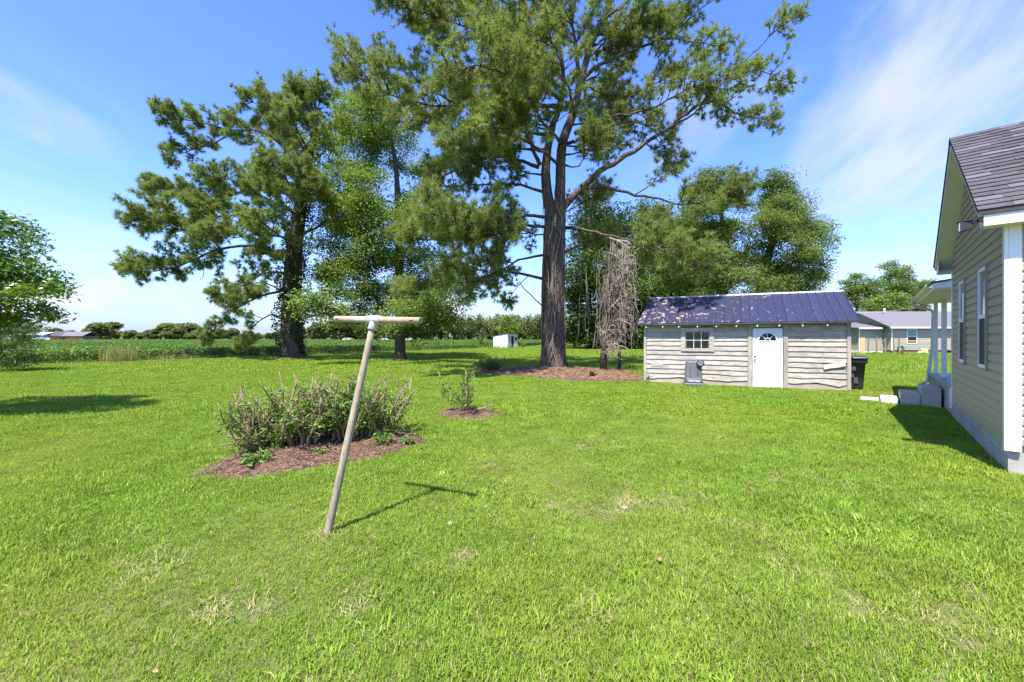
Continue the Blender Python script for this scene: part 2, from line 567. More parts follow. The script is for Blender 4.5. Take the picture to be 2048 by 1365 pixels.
def tin_mat():
    m, nt = new_mat('blue_roof_sheet')
    co = objco(nt)
    oi = nd(nt, 'ShaderNodeObjectInfo')
    wc = worldco(nt)
    stretched = worldco(nt, (3.0, 3.0, 0.9))
    p = noise(nt, stretched, 2.0, 8, 0.72, 0.5)
    sp = nd(nt, 'ShaderNodeSeparateXYZ', {0: nd(nt, 'ShaderNodeNewGeometry').outputs['Position']})
    # worn paint: more of it towards the tree end of the roof
    edge = nd(nt, 'ShaderNodeMapRange', {0: sp.outputs[0], 1: 5.0, 2: 11.0, 3: 0.085, 4: -0.035}).outputs[0]
    pk = ramp(nt, math_(nt, 'ADD', p, edge), [(0.62, 0.0), (0.665, 1.0)])
    fine = noise(nt, wc, 14, 4, 0.7)
    base = mixc(nt, 1.0, (0.031, 0.033, 0.068), ramp(nt, fine, [(0.3, 0.8), (0.7, 1.2)]), 'MULTIPLY')
    rust = mixc(nt, fine, (0.22, 0.12, 0.07), (0.50, 0.36, 0.26))
    c = mixc(nt, pk, base, rust)
    c = mixc(nt, 1.0, c, ramp(nt, oi.outputs['Random'], [(0, 0.9), (1, 1.1)]), 'MULTIPLY')
    rg = nd(nt, 'ShaderNodeMapRange', {0: pk, 1: 0.0, 2: 1.0, 3: 0.36, 4: 0.85}).outputs[0]
    out(nt, pbsdf(nt, c, rg, 0.0, 0.5))
    return m


M_tinroof = tin_mat()


def rust_bar():
    m, nt = new_mat('rusty_pipe')
    co = objco(nt, (1, 1, 1))
    a = noise(nt, co, 7, 5, 0.65)
    b = noise(nt, co, 40, 3, 0.7)
    c = ramp(nt, a, [(0.33, (0.50, 0.45, 0.38)), (0.50, (0.44, 0.33, 0.235)), (0.66, (0.34, 0.205, 0.13))])
    c = mixc(nt, 1.0, c, ramp(nt, b, [(0.3, 0.75), (0.7, 1.2)]), 'MULTIPLY')
    out(nt, pbsdf(nt, c, 0.75, 0.15, 0.4, bump(nt, b, 0.3, 0.005)))
    return m


M_rustbar = rust_bar()

# ------------------------------------------------------------------ ground
BED1 = [(-3.80, 4.66), (-3.95, 5.2), (-4.0, 6.0), (-3.6, 6.8), (-2.9, 7.25), (-2.05, 7.1), (-1.5, 6.7), (-1.28, 6.25), (-1.6, 5.72), (-2.0, 5.25), (-2.5, 4.92), (-3.05, 4.68), (-3.45, 4.62)]
BED2 = [(-1.68, 8.85), (-1.5, 8.25), (-1.05, 7.95), (-0.55, 8.05), (-0.12, 8.4), (-0.2, 8.85), (-0.6, 9.2), (-1.2, 9.3)]
BED3 = [(-2.6, 19.6), (-1.7, 18.3), (-0.3, 17.1), (1.3, 15.6), (2.8, 14.85), (4.2, 14.6), (5.1, 14.9), (5.6, 16.2), (5.9, 18.5), (5.4, 20.8), (4.2, 21.4), (3.2, 22.2), (1.6, 22.4), (0.3, 21.4), (-1.6, 21.0)]
PINE = np.array([2.03, 20.0, 0.0])


def round_poly(poly, n=6):
    P = np.array(poly, float)
    P = np.column_stack([P, np.zeros(len(P))])
    P = np.vstack([P, P[:2]])
    c = catmull(P[:-1], 0.25)
    return c[:, :2]


def mound(name, poly, mat, hfun, label_kind='structure', seed=0):
    rng = np.random.default_rng(seed)
    P = round_poly(poly)
    c = P.mean(0)
    n = len(P)
    jit = rng.normal(0, 0.035, n)
    rings = [1.0, 0.94, 0.82, 0.66, 0.5, 0.33, 0.16]
    V = []
    for k, r in enumerate(rings):
        for i in range(n):
            d = P[i] - c
            rr = r + jit[i] * (r > 0.6)
            x, y = c + d * rr
            z = -0.02 if k == 0 else 0.006 + hfun(x, y) * min(1, (1 - r) * 4) + rng.normal(0, 0.006)
            V.append((x, y, z))
    V.append((c[0], c[1], 0.01 + hfun(*c)))
    Fc = []
    for k in range(len(rings) - 1):
        for i in range(n):
            j = (i + 1) % n
            Fc.append((k * n + i, k * n + j, (k + 1) * n + j, (k + 1) * n + i))
    k = len(rings) - 1
    for i in range(n):
        Fc.append((k * n + i, k * n + (i + 1) % n, len(V) - 1))
    me = bpy.data.meshes.new(name)
    me.from_pydata(V, [], Fc)
    me.update()
    o = link(name, me, mat, None, True)
    o['kind'] = 'structure'
    return o


# one sheet out to the horizon
def ground():
    rad = [0, 6, 12, 20, 32, 50, 80, 130, 220, 400, 800, 1500, 3000]
    n = 64
    V = [(0, 0, 0)]
    Fc = []
    for r in rad[1:]:
        for i in range(n):
            a = 2 * math.pi * i / n
            V.append((r * math.cos(a), r * math.sin(a), 0))
    for i in range(n):
        Fc.append((0, 1 + i, 1 + (i + 1) % n))
    for k in range(len(rad) - 2):
        for i in range(n):
            j = (i + 1) % n
            Fc.append((1 + k * n + i, 1 + (k + 1) * n + i, 1 + (k + 1) * n + j, 1 + k * n + j))
    me = bpy.data.meshes.new('ground')
    me.from_pydata(V, [], Fc)
    me.update()
    o = link('ground', me, M_ground)
    o['kind'] = 'structure'


ground()
mound('mulch_bed', BED1, M_mulch, lambda x, y: 0.06 + 0.03 * math.sin(x * 3 + y * 2), seed=1)
mound('mulch_bed', BED2, M_mulch, lambda x, y: 0.05 * math.exp(-((x + 1.1) ** 2 + (y - 8.8) ** 2) * 3) + 0.012, seed=2)


def h3(x, y):
    return 0.05 + 0.20 * math.exp(-((x - 2.0) ** 2 + (y - 19.9) ** 2) * 0.35) + 0.05 * math.exp(-((x - 4.8) ** 2 + (y - 19.3) ** 2) * 0.6)


mound('pine_straw_bed', BED3, M_straw, h3, seed=3)


# ------------------------------------------------------------------ instancing for ground cover (stuff)
def source_collection(name, objs):
    c = bpy.data.collections.new(name)
    for o in objs:
        c.objects.link(o)
    return c


def scatter(name, pts, rot, sc, idx, coll, label, cat):
    me = bpy.data.meshes.new(name)
    n = len(pts)
    me.vertices.add(n)
    me.vertices.foreach_set('co', np.ascontiguousarray(pts, dtype=np.float32).ravel())
    a = me.attributes.new('rot', 'FLOAT_VECTOR', 'POINT')
    a.data.foreach_set('vector', np.ascontiguousarray(rot, dtype=np.float32).ravel())
    a = me.attributes.new('sc', 'FLOAT', 'POINT')
    a.data.foreach_set('value', np.ascontiguousarray(sc, dtype=np.float32))
    a = me.attributes.new('idx', 'INT', 'POINT')
    a.data.foreach_set('value', np.ascontiguousarray(idx, dtype=np.int32))
    o = link(name, me)
    g = bpy.data.node_groups.new(name, 'GeometryNodeTree')
    g.interface.new_socket('Geometry', in_out='INPUT', socket_type='NodeSocketGeometry')
    g.interface.new_socket('Geometry', in_out='OUTPUT', socket_type='NodeSocketGeometry')
    gi = g.nodes.new('NodeGroupInput')
    go = g.nodes.new('NodeGroupOutput')
    ci = g.nodes.new('GeometryNodeCollectionInfo')
    ci.inputs['Collection'].default_value = coll
    ci.inputs['Separate Children'].default_value = True
    ci.inputs['Reset Children'].default_value = True

    def attr(nm, dt):
        a_ = g.nodes.new('GeometryNodeInputNamedAttribute')
        a_.data_type = dt
        a_.inputs['Name'].default_value = nm
        return next(s for s in a_.outputs if s.enabled and s.name == 'Attribute')
    ip = g.nodes.new('GeometryNodeInstanceOnPoints')
    ip.inputs['Pick Instance'].default_value = True
    L = g.links.new
    L(gi.outputs[0], ip.inputs['Points'])
    L(ci.outputs[0], ip.inputs['Instance'])
    L(attr('idx', 'INT'), ip.inputs['Instance Index'])
    er = g.nodes.new('FunctionNodeEulerToRotation')
    L(attr('rot', 'FLOAT_VECTOR'), er.inputs[0])
    L(er.outputs[0], ip.inputs['Rotation'])
    L(attr('sc', 'FLOAT'), ip.inputs['Scale'])
    L(ip.outputs[0], go.inputs[0])
    m = o.modifiers.new('scatter', 'NODES')
    m.node_group = g
    return tag(o, label, cat, kind='stuff')


def blades_mesh(name, n, rad, lmin, lmax, wid, rng, lean=(0.25, 1.1)):
    """n curved blades rooted within rad"""
    r = rad * np.sqrt(rng.random(n))
    a = rng.random(n) * 2 * np.pi
    base = np.column_stack([r * np.cos(a), r * np.sin(a), np.zeros(n)])
    L = rng.uniform(lmin, lmax, n)
    az = rng.random(n) * 2 * np.pi
    le = rng.uniform(lean[0], lean[1], n)
    d = np.column_stack([np.cos(az), np.sin(az), np.zeros(n)])
    side = np.column_stack([-np.sin(az), np.cos(az), np.zeros(n)])
    up = np.array([0, 0, 1.0])
    wv = (wid * rng.uniform(0.7, 1.3, n))[:, None]
    p1 = base + (d * np.sin(le * 0.6)[:, None] + up * np.cos(le * 0.6)[:, None]) * (L * 0.5)[:, None]
    p2 = p1 + (d * np.sin(le * 1.35)[:, None] + up * np.cos(le * 1.35)[:, None]) * (L * 0.5)[:, None]
    p2[:, 2] = np.maximum(p2[:, 2], 0.004)
    V = np.stack([base - side * wv * 0.4, base + side * wv * 0.4, p1 + side * wv * 0.5, p1 - side * wv * 0.5, p2], 1).reshape(-1, 3)
    i = np.arange(n)[:, None] * 5
    T = np.concatenate([i + [0, 1, 2], i + [0, 2, 3], i + [3, 2, 4]], 0)
    return np_mesh(name, V, T)


FIELD_EDGE = [(-60, -16), (-29.6, 23.9), (-23.9, 31.3), (-12.4, 48.6), (-5.3, 60.5), (4.5, 80), (40, 140)]


def field_x(y):
    e = np.array(FIELD_EDGE)
    return np.interp(y, e[:, 1], e[:, 0])


UX, UY = 0.673, 0.740          # direction along the gable wall
HO = np.array([6.02, 4.83])    # near corner of the house


def house_xy(a, b):
    """house local (along the gable wall, outward from it) to world"""
    return (HO[0] + UX * a - UY * b, HO[1] + UY * a + UX * b)


HOUSE_FOOT = [house_xy(0, 0), house_xy(4.47, 0), house_xy(9.6, 0), house_xy(9.6, -9), house_xy(0, -9)]
STEP_FOOT = [house_xy(6.05, 0), house_xy(6.05, 1.1), house_xy(7.25, 1.1), house_xy(7.25, 0)]
SX, SY = 0.91, 0.415
SO = np.array([4.925, 14.74])


def shed_xy(a, b):
    return (SO[0] + SX * a + SY * b, SO[1] - SY * a + SX * b)


SHED_FOOT = [shed_xy(0, 0), shed_xy(5.97, 0), shed_xy(5.97, 2.5), shed_xy(0, 2.5)]
BARE0 = [(1.39, 6.28, 0.40, .8), (1.07, 3.93, .24, 1), (1.60, 4.05, .34, .8), (0.6, 3.76, .18, .9), (-1.0, 2.46, .10, 1.1), (-1.65, 2.37, .13, .9),
        (2.6, 2.33, .28, .9), (2.07, 2.77, .16, .8), (-.41, 2.86, .13, .9), (10.6, 11.6, 1.1, .6), (14.4, 14.2, 1.3, .8), (-1.54, 3.32, .07, 1.0), (2.3, 3.3, .3, .6),
        (3.1, 4.4, .35, .5), (-0.2, 5.0, .2, .6), (-2.6, 2.9, .2, .6), (0.4, 2.3, .16, .7)]


BARE = []
_r = np.random.default_rng(14)
for (bx_, by_, br, bs) in BARE0:
    BARE.append((bx_, by_, br * .6, bs))
    for _k in range(7):
        a_, d_ = _r.random() * 6.283, br * _r.uniform(.5, 1.5)
        BARE.append((bx_ + d_ * math.cos(a_) * 1.3, by_ + d_ * math.sin(a_), br * _r.uniform(.18, .5), bs * _r.uniform(.6, 1)))


def lawn_mask(p, rng, trim=0.0):
    x, y = p[:, 0], p[:, 1]
    k = (x > field_x(y) + 0.2)
    for poly in (BED1, BED2, BED3):
        Q = np.array(poly)
        c = Q.mean(0)
        jx = .10 * np.sin(x * 9 + y * 5) + .07 * np.sin(y * 17 - x * 13) + rng.normal(0, .05, len(x))
        inside = in_poly(x + jx, y + jx[::-1] * .3 + jx * .7, c + (Q - c) * 0.95)
        k &= ~(inside & (rng.random(len(x)) < 0.985))
    for poly in (HOUSE_FOOT, SHED_FOOT, STEP_FOOT):
        k &= ~in_poly(x, y, poly)
    for bx_, by_, br, bs in BARE:
        d = np.hypot(x - bx_, (y - by_)) / br
        d = d * (1 + 0.35 * np.sin(x * 17 + y * 11) * np.cos(y * 23 - x * 9))
        k &= ~(rng.random(len(x)) < bs * np.clip(1.25 - d, 0, 1))
    return k


def grid_points(y0, y1, sp, rng, half=1.42, margin=0.9):
    pts = []
    ys = np.arange(y0, y1, sp)
    for yy in ys:
        hw = half * yy + margin
        xs = np.arange(-hw, hw, sp)
        q = np.column_stack([xs, np.full(len(xs), yy)]) + rng.uniform(-.5, .5, (len(xs), 2)) * sp
        pts.append(q)
    P = np.concatenate(pts)
    return np.column_stack([P, np.zeros(len(P))])


def lawn():
    rng = np.random.default_rng(5)
    near, mid, far = [], [], []
    for k in range(7):
        me = blades_mesh('turf_tuft', 56, 0.078, 0.020, 0.056, 0.0040, rng)
        me.materials.append(M_grass)
        near.append(bpy.data.objects.new('turf_tuft_%d' % k, me))
    for k in range(4):
        me = blades_mesh('weed_tuft', 13, 0.05, 0.06, 0.11, 0.008, rng, (0.6, 1.35))
        me.materials.append(M_grass)
        near.append(bpy.data.objects.new('weed_tuft_%d' % k, me))
    for k in range(6):
        me = blades_mesh('turf_patch', 280, 0.24, 0.020, 0.056, 0.0075, rng)
        me.materials.append(M_grass)
        mid.append(bpy.data.objects.new('turf_patch_%d' % k, me))
    for k in range(5):
        me = blades_mesh('turf_field', 460, 0.75, 0.03, 0.08, 0.02, rng)
        me.materials.append(M_grass)
        far.append(bpy.data.objects.new('turf_field_%d' % k, me))
    cn, cm, cf = source_collection('near_turf', near), source_collection('mid_turf', mid), source_collection('far_turf', far)

    def put(name, P, nidx, coll, s0, s1, label, pw=None):
        P = P[lawn_mask(P, rng)]
        n = len(P)
        rot = np.column_stack([rng.normal(0, .06, n), rng.normal(0, .06, n), rng.random(n) * 6.283])
        idx = rng.integers(0, nidx, n)
        if pw is not None:
            wn = np.sin(P[:, 0] * 2.1 + 1.7 * np.sin(P[:, 1] * 1.3)) * np.sin(P[:, 1] * 2.6 + P[:, 0] * .8) + .5 * np.sin(P[:, 0] * 6 + P[:, 1] * 5)
            weed = rng.random(n) < np.interp(wn, [.3, 1.1], [.012, .14])
            idx = np.where(weed, rng.integers(7, 11, n), rng.integers(0, 7, n))
        # grass grows a little taller in soft patches
        s = rng.uniform(s0, s1, n) * (1 + 0.22 * np.sin(P[:, 0] * 1.3 + 1) * np.sin(P[:, 1] * 0.9 + P[:, 0] * .5))
        scatter(name, P, rot, s, idx, coll, label, 'grass')
    th = []
    for k in range(4):
        me = blades_mesh('thatch', 16, 0.07, 0.03, 0.08, 0.004, rng, (1.0, 1.5))
        me.materials.append(M_thatch)
        th.append(bpy.data.objects.new('thatch_%d' % k, me))
    ct = source_collection('thatch', th)
    T = []
    for bx_, by_, br, bs in BARE:
        m_ = int(14 * br * br / .09) + 1
        T.append(np.column_stack([rng.normal(bx_, br * .9, m_), rng.normal(by_, br * .8, m_), np.zeros(m_)]))
    g_ = grid_points(1.1, 8.2, 0.34, rng, 1.42, .6)
    T = np.concatenate(T + [g_[rng.random(len(g_)) < .2]])
    T = T[(T[:, 1] > 1) & ~in_poly(T[:, 0], T[:, 1], HOUSE_FOOT)]
    n = len(T)
    scatter('lawn_thatch', T, np.column_stack([np.zeros(n), np.zeros(n), rng.random(n) * 6.283]), rng.uniform(.7, 1.3, n), rng.integers(0, 4, n), ct, 'dry straw coloured dead grass lying in the bare lawn spots', 'grass')
    pw = [1] * 7 + [0.13] * 4
    put('lawn_grass', grid_points(1.1, 8.2, 0.061, rng, 1.42, 0.6), 11, cn, 0.65, 1.1, 'short bright green lawn blades in the open yard before the bushes', pw)
    put('lawn_grass', grid_points(8.2, 19.0, 0.20, rng), 6, cm, 0.8, 1.2, 'sunlit green lawn between the mulch beds and the wooden shed')
    put('lawn_grass', grid_points(19.0, 84.0, 0.62, rng, 1.42, 2), 5, cf, 0.8, 1.2, 'distant yellow green lawn under and behind the big trees')


lawn()


def soy_field():
    rng = np.random.default_rng(8)
    src = []
    for k in range(6):
        n = 46
        c = np.column_stack([rng.normal(0, .17, n), rng.normal(0, .17, n), 0.80 * rng.random(n) ** 0.6])
        c[:, 2] = np.clip(c[:, 2], .05, .85)
        me = leaf_mesh('soy_plant', c, rng, 0.11, 0.18, up=0.45, aspect=.7)
        me.materials.append(M_soy)
        src.append(bpy.data.objects.new('soy_plant_%d' % k, me))
    coll = source_collection('soy_plants', src)
    P = []
    for yy in np.arange(12, 75, 0.48):
        x1 = field_x(yy)
        x0 = -1.42 * yy - 3
        if x1 > x0:
            xs = np.arange(x0, x1, 0.48 if yy < 45 else 0.6)
            P.append(np.column_stack([xs, np.full(len(xs), yy), np.zeros(len(xs))]))
    P = np.concatenate(P)
    P[:, :2] += rng.uniform(-.2, .2, (len(P), 2))
    n = len(P)
    rot = np.column_stack([np.zeros(n), np.zeros(n), rng.random(n) * 6.283])
    s = rng.uniform(.85, 1.12, n) * (1 + .08 * np.sin(P[:, 0] * .4) * np.sin(P[:, 1] * .33))
    scatter('soybean_field', P, rot, s, rng.integers(0, 6, n), coll, 'dense green soybean rows along the edge of the lawn', 'crop')
    # the far canopy, leafy and uneven
    N = 90000
    yy = 66 + (235 - 66) * rng.random(N) ** 1.35
    xx = rng.uniform(-1.45, 0.5, N) * yy
    k = xx < np.where(yy < 80, field_x(yy), 0.16 * yy)
    xx, yy = xx[k], yy[k]
    zz = 0.70 + 0.10 * np.sin(xx * .7 + yy * 1.3) * np.sin(yy * .6) + rng.normal(0, .06, len(xx))
    C = np.column_stack([xx, yy, zz])
    me = leaf_mesh('soybean_canopy', C, rng, 0.25, 0.5, up=0.8)
    me.materials.append(M_soy)
    o = link('soybean_canopy', me)
    tag(o, 'far level expanse of green soybean leaves before the distant trees', 'crop', kind='stuff')
    # closed leaf mass below the top leaves
    mb = MB()
    poly = [(-330, 234), (-100, 66), (field_x(66) - .4, 66), (field_x(79) - .4, 79), (36, 234)]
    mb.prism(poly, 'z', 0.02, 0.60)
    o = mb.build('soybean_undergrowth', M_soy)
    tag(o, 'shaded leaf mass under the far soybean canopy', 'crop', kind='stuff')


def leaf_mesh(name, C, rng, s0, s1, up=0.3, aspect=0.55, dirs=None):
    """diamond leaves at the points C"""
    n = len(C)
    nrm = rng.normal(0, 1, (n, 3))
    nrm[:, 2] = np.abs(nrm[:, 2])
    nrm = unit(unit(nrm) * (1 - up) + np.array([0, 0, 1.0]) * up + rng.normal(0, .12, (n, 3)))
    t = rng.normal(0, 1, (n, 3)) if dirs is None else dirs + rng.normal(0, .35, (n, 3))
    t = unit(t - (t * nrm).sum(1)[:, None] * nrm)
    b = np.cross(nrm, t)
    L = rng.uniform(s0, s1, n)[:, None]
    wd = L * aspect * rng.uniform(.8, 1.2, n)[:, None]
    fold = nrm * wd * 0.18
    V = np.stack([C - t * L * .5, C - b * wd * .5 + fold - t * L * .05, C + t * L * .5, C + b * wd * .5 + fold - t * L * .05], 1).reshape(-1, 3)
    Q = np.arange(n * 4).reshape(-1, 4)
    return np_mesh(name, V, Q)


soy_field()


# ------------------------------------------------------------------ trees
def needles_mesh(name, P, D, rng, n=16, l0=.17, l1=.28, wd=.016, back=.12):
    """tufts of needles at P pointing along D"""
    M = len(P)
    D = unit(D)
    ref = np.where(np.abs(D[:, 2:3]) < .9, np.array([[0, 0, 1.0]]), np.array([[1.0, 0, 0]]))
    A = unit(np.cross(D, ref))
    B = np.cross(D, A)
    th = rng.uniform(R(12), R(82), (M, n))
    ph = rng.uniform(0, 2 * np.pi, (M, n))
    d = D[:, None, :] * np.cos(th)[..., None] + (A[:, None, :] * np.cos(ph)[..., None] + B[:, None, :] * np.sin(ph)[..., None]) * np.sin(th)[..., None]
    L = rng.uniform(l0, l1, (M, n))[..., None]
    base = P[:, None, :] - D[:, None, :] * rng.uniform(0, back, (M, n))[..., None]
    s = unit(np.cross(d, rng.normal(0, 1, (M, n, 3))))
    tip = base + d * L
    tip[..., 2] -= (L[..., 0] ** 2) * 0.25
    V = np.stack([base - s * wd * .5, base + s * wd * .5, tip], 2).reshape(-1, 3)
    Q = np.arange(M * n * 3).reshape(-1, 3)
    return np_mesh(name, V, Q)


class Pine:
    def __init__(s, seed):
        s.rng = np.random.default_rng(seed)
        s.paths = []
        s.tp = []
        s.td = []
        s.k = s.kl = 1.0

    def limb(s, pts, r0, leaf0=0.35, L=(1.9, 0.7), dens=1.0, step=0.4, tip=True, r1=.022, tufts=1.0):
        rng = s.rng
        P = catmull(pts, step)
        n = len(P)
        k = np.linspace(0, 1, n)
        P = P + rng.normal(0, .035, P.shape) * np.minimum(1, k * 4)[:, None]
        rad = (r0 + (r1 - r0) * k ** 0.6) * .82
        s.paths.append((P, rad, 8 if r0 > .12 else 6))
        T = unit(np.gradient(P, axis=0))
        up = np.array([0, 0, 1.0])
        for i in range(n):
            if k[i] < leaf0:
                continue
            m = rng.poisson(2.1 * dens * s.k)
            for _ in range(m):
                v = rng.normal(0, 1, 3) * np.array([1, 1, .55])
                v -= v.dot(T[i]) * T[i]
                v = unit(v)
                d = unit(T[i] * rng.uniform(.3, .9) + v * .9 + up * .22)
                ln = (L[0] + (L[1] - L[0]) * k[i]) * rng.uniform(.5, 1.15) * s.kl
                s.sub(P[i], d, ln, tufts)
        if tip:
            for _ in range(5):
                s.sub(P[-1], unit(T[-1] + rng.normal(0, .5, 3)), L[1] * rng.uniform(.6, 1.1), tufts)

    def sub(s, p, d, ln, tufts=1.0):
        rng = s.rng
        q = np.linspace(0, 1, 5)[:, None]
        bend = rng.normal(0, .16, 3) + np.array([0, 0, .14])
        P = p + d * ln * q + bend * ln * q * q
        s.paths.append((P, np.array([.026, .022, .017, .012, .007]) * (0.6 + 0.4 * min(ln, 1.5)), 4))
        T = unit(P[-1] - P[-2])
        m = max(4, int(ln * 13 * tufts))
        for _ in range(m):
            t = rng.uniform(.28, 1.0)
            b = p + d * ln * t + bend * ln * t * t
            v = unit(rng.normal(0, 1, 3) + np.array([0, 0, .35]))
            dd = unit(T * .7 + v * .75)
            l2 = rng.uniform(.12, .42)
            s.tp.append(b + dd * l2)
            s.td.append(dd)
            if rng.random() < .35:
                s.paths.append((np.array([b, b + dd * l2]), np.array([.008, .005]), 3))
        s.tp.append(P[-1])
        s.td.append(T)

    def build(s, root, bark, leaf, n=16, l0=.17, l1=.28, wd=.016):
        br = link('branches', tubes_mesh('branches', s.paths), bark, root, True)
        cr = link('needles', needles_mesh('needles', np.array(s.tp), np.array(s.td), s.rng, n, l0, l1, wd), leaf, root)
        return br, cr


def trunk_obj(root, path, rad, mat, sides=20, flare=0.35, name='trunk', ridges=0.05, seed=0):
    P = catmull(path, 0.35)
    k = np.linspace(0, 1, len(P))
    rr = np.interp(k, np.linspace(0, 1, len(rad)), rad)
    z = P[:, 2] - P[0, 2]
    rr = rr * (1 + flare * np.exp(-z / 0.35))
    V, Q = tube_arrays(P, rr, sides)
    rng = np.random.default_rng(seed)
    th = np.tile(np.arange(sides) / sides * 2 * np.pi, len(P))
    zz = np.repeat(P[:, 2], sides)
    c = np.repeat(P, sides, axis=0)
    low = np.exp(-np.repeat(z, sides) / 0.6)
    f = 1 + ridges * np.sin(th * 5 + zz * .4) + ridges * .6 * np.sin(th * 9 - zz * .7) + 0.16 * low * np.sin(th * 6 + 1) + rng.normal(0, .012, len(th))
    V = c + (V - c) * f[:, None]
    o = link(name, np_mesh(name, V, Q), mat, root, True)
    return o


# ---- the big forked pine by the shed
def big_pine():
    Y = 20.0
    root = empty('pine_tree', tuple(PINE))
    tag(root, 'tall forked pine with vines on its thick trunk rising from pine straw', 'tree')
    p = Pine(21)
    p.k, p.kl = 1.6, 1.15
    o = PINE

    def q(px, py, dy=0.0):
        return W(px, py, Y + dy) - o
    base = q(1105, 740)
    base[2] = -0.1
    # the lower trunk is two stems grown together
    trunk_obj(root, [base + [-.08, 0, 0], q(1104, 690), q(1103, 600), q(1104, 500), q(1102, 430), q(1095, 395), q(1091, 345), q(1095, 300)], [.50, .51, .50, .48, .42, .30, .24, .19], M_bark, 24, .4, seed=2)
    trunk_obj(root, [base + [.22, -.12, 0], q(1114, 690, -.12), q(1113, 600, -.12), q(1114, 500, -.12), q(1118, 430, -.08), q(1120, 380), q(1124, 292), q(1145, 231), q(1160, 169), q(1184, 86), q(1203, 46), q(1221, 0), q(1232, -70), q(1240, -140)],
              [.43, .42, .41, .40, .36, .27, .23, .21, .185, .16, .14, .12, .09, .05], M_bark, 22, .35, seed=3)
    # left stem and leader
    p.limb([q(1095, 300), q(1104, 260), q(1122, 200), q(1124, 120, .6), q(1112, 50, 1), q(1105, -60, 1.2), q(1110, -150, 1.2)], .24, .55, (2.4, 1.0), .8)
    p.limb([q(1160, 169), q(1150, 90, -.6), q(1148, 10, -1), q(1160, -90, -1.2)], .17, .2, (2.4, 1.0), .9)
    # right limbs
    p.limb([q(1125, 415), q(1160, 380), q(1200, 345), q(1240, 320), q(1290, 285), q(1330, 262), q(1365, 232), q(1400, 212), q(1440, 205), q(1480, 232, .5), q(1535, 240, .8)], .26, .50, (1.7, .7), .62)
    p.limb([q(1400, 212), q(1440, 172), q(1490, 122), q(1540, 74), q(1590, 35)], .08, .2, (1.5, .6), .50)
    p.limb([q(1330, 262), q(1390, 225, -.8), q(1450, 165, -1.2), q(1520, 140, -1.4), q(1555, 165, -1.5)], .08, .3, (1.4, .6), .55)
    p.limb([q(1165, 375), q(1215, 377, -.3), q(1270, 390, -.6), q(1320, 397, -.9), q(1355, 410, -1.2), q(1420, 400, -1.6), q(1475, 380, -2)], .15, .62, (1.9, .9), 1.0)
    p.limb([q(1270, 390, -.6), q(1300, 372, -.4), q(1330, 350, -.2), q(1362, 325)], .05, .35, (.9, .4), .5)
    p.limb([q(1290, 285), q(1320, 305, .5), q(1345, 325, .8)], .05, .3, (1.0, .5), .6)
    p.limb([q(1150, 268), q(1190, 242), q(1240, 232), q(1300, 218, -.4), q(1350, 192, -.8), q(1405, 165, -1)], .14, .35, (1.7, .8), .72)
    p.limb([q(1148, 285), q(1190, 262, .6), q(1240, 245, 1.3), q(1290, 250, 1.8), q(1330, 290, 2.2)], .11, .35, (1.8, .8), .72)
    p.limb([q(1158, 165), q(1200, 130), q(1250, 108), q(1300, 88), q(1350, 60), q(1400, 22), q(1440, -10)], .15, .4, (1.6, .7), .62)
    p.limb([q(1190, 75), q(1240, 42), q(1262, 58), q(1300, 76, -.4), q(1350, 78, -.7), q(1440, 92, -1)], .10, .45, (1.3, .6), .55)
    p.limb([q(1208, 40), q(1250, 5, -.5), q(1310, -30, -.8), q(1380, -60, -1)], .10, .3, (1.6, .7), .7)
    p.limb([q(1158, 160), q(1210, 190, .8), q(1270, 185, 1.5), q(1340, 150, 2), q(1400, 120, 2.4)], .09, .4, (1.5, .6), .6)
    p.limb([q(1118, 455), q(1180, 462, -1.8), q(1240, 478, -3.4), q(1300, 492, -4.6), q(1345, 508, -5.3), q(1385, 530, -5.6)], .13, .60, (1.3, .9), 1.5)
    p.limb([q(1128, 505), q(1160, 490, .8), q(1185, 480, 1.4), q(1215, 460, 2)], .10, .4, (1.6, .8), .9)
    p.k, p.kl = 1.4, 1.2
    # left limbs
    p.limb([q(1100, 388), q(1040, 372), q(1000, 368, -.3), q(950, 370, -.6), q(900, 374, -1)], .12, .25, (1.6, .8), .85)
    p.limb([q(1078, 335), q(1030, 320), q(980, 315, -.5), q(930, 330, -1), q(880, 358, -1.6), q(855, 390, -2)], .14, .25, (1.8, .9), .95)
    p.limb([q(1080, 330), q(1060, 285, -.8), q(1045, 230, -1.6), q(1035, 190, -2.2), q(1010, 140, -2.8), q(985, 95, -3.2)], .14, .35, (1.8, .8), .9)
    p.limb([q(1102, 436), q(1050, 432, -.4), q(1000, 450, -1.2), q(950, 468, -2.2), q(890, 480, -3.2), q(840, 475, -4)], .13, .24, (1.8, 1.0), 1.1)
    p.limb([q(1102, 455), q(1045, 452, -1.6), q(985, 470, -3.2), q(930, 450, -4.6), q(870, 430, -5.6)], .12, .28, (1.7, .9), 1.05)
    p.limb([q(1102, 562), q(1045, 548, -.5), q(1000, 545, -1.4), q(950, 562, -2.4), q(900, 566, -3.2), q(845, 576, -4)], .12, .30, (1.4, .9), 1.15)
    p.limb([q(1102, 508), q(1040, 520, .9), q(985, 545, 1.8), q(930, 530, 2.6)], .1, .25, (1.5, .9), .9)
    p.limb([q(1102, 632), q(1062, 592), q(1036, 566)], .055, 2.0, tip=False, r1=.03)
    p.limb([q(1060, 550), q(1035, 575), q(1018, 600)], .03, .5, (.5, .3), .8)
    p.limb([q(1118, 212), q(1060, 213, -.4), q(1000, 212, -1), q(920, 212, -1.8), q(850, 210, -2.4), q(780, 190, -3), q(725, 150, -3.4), q(690, 108, -3.6)], .15, .33, (2.0, .8), .95)
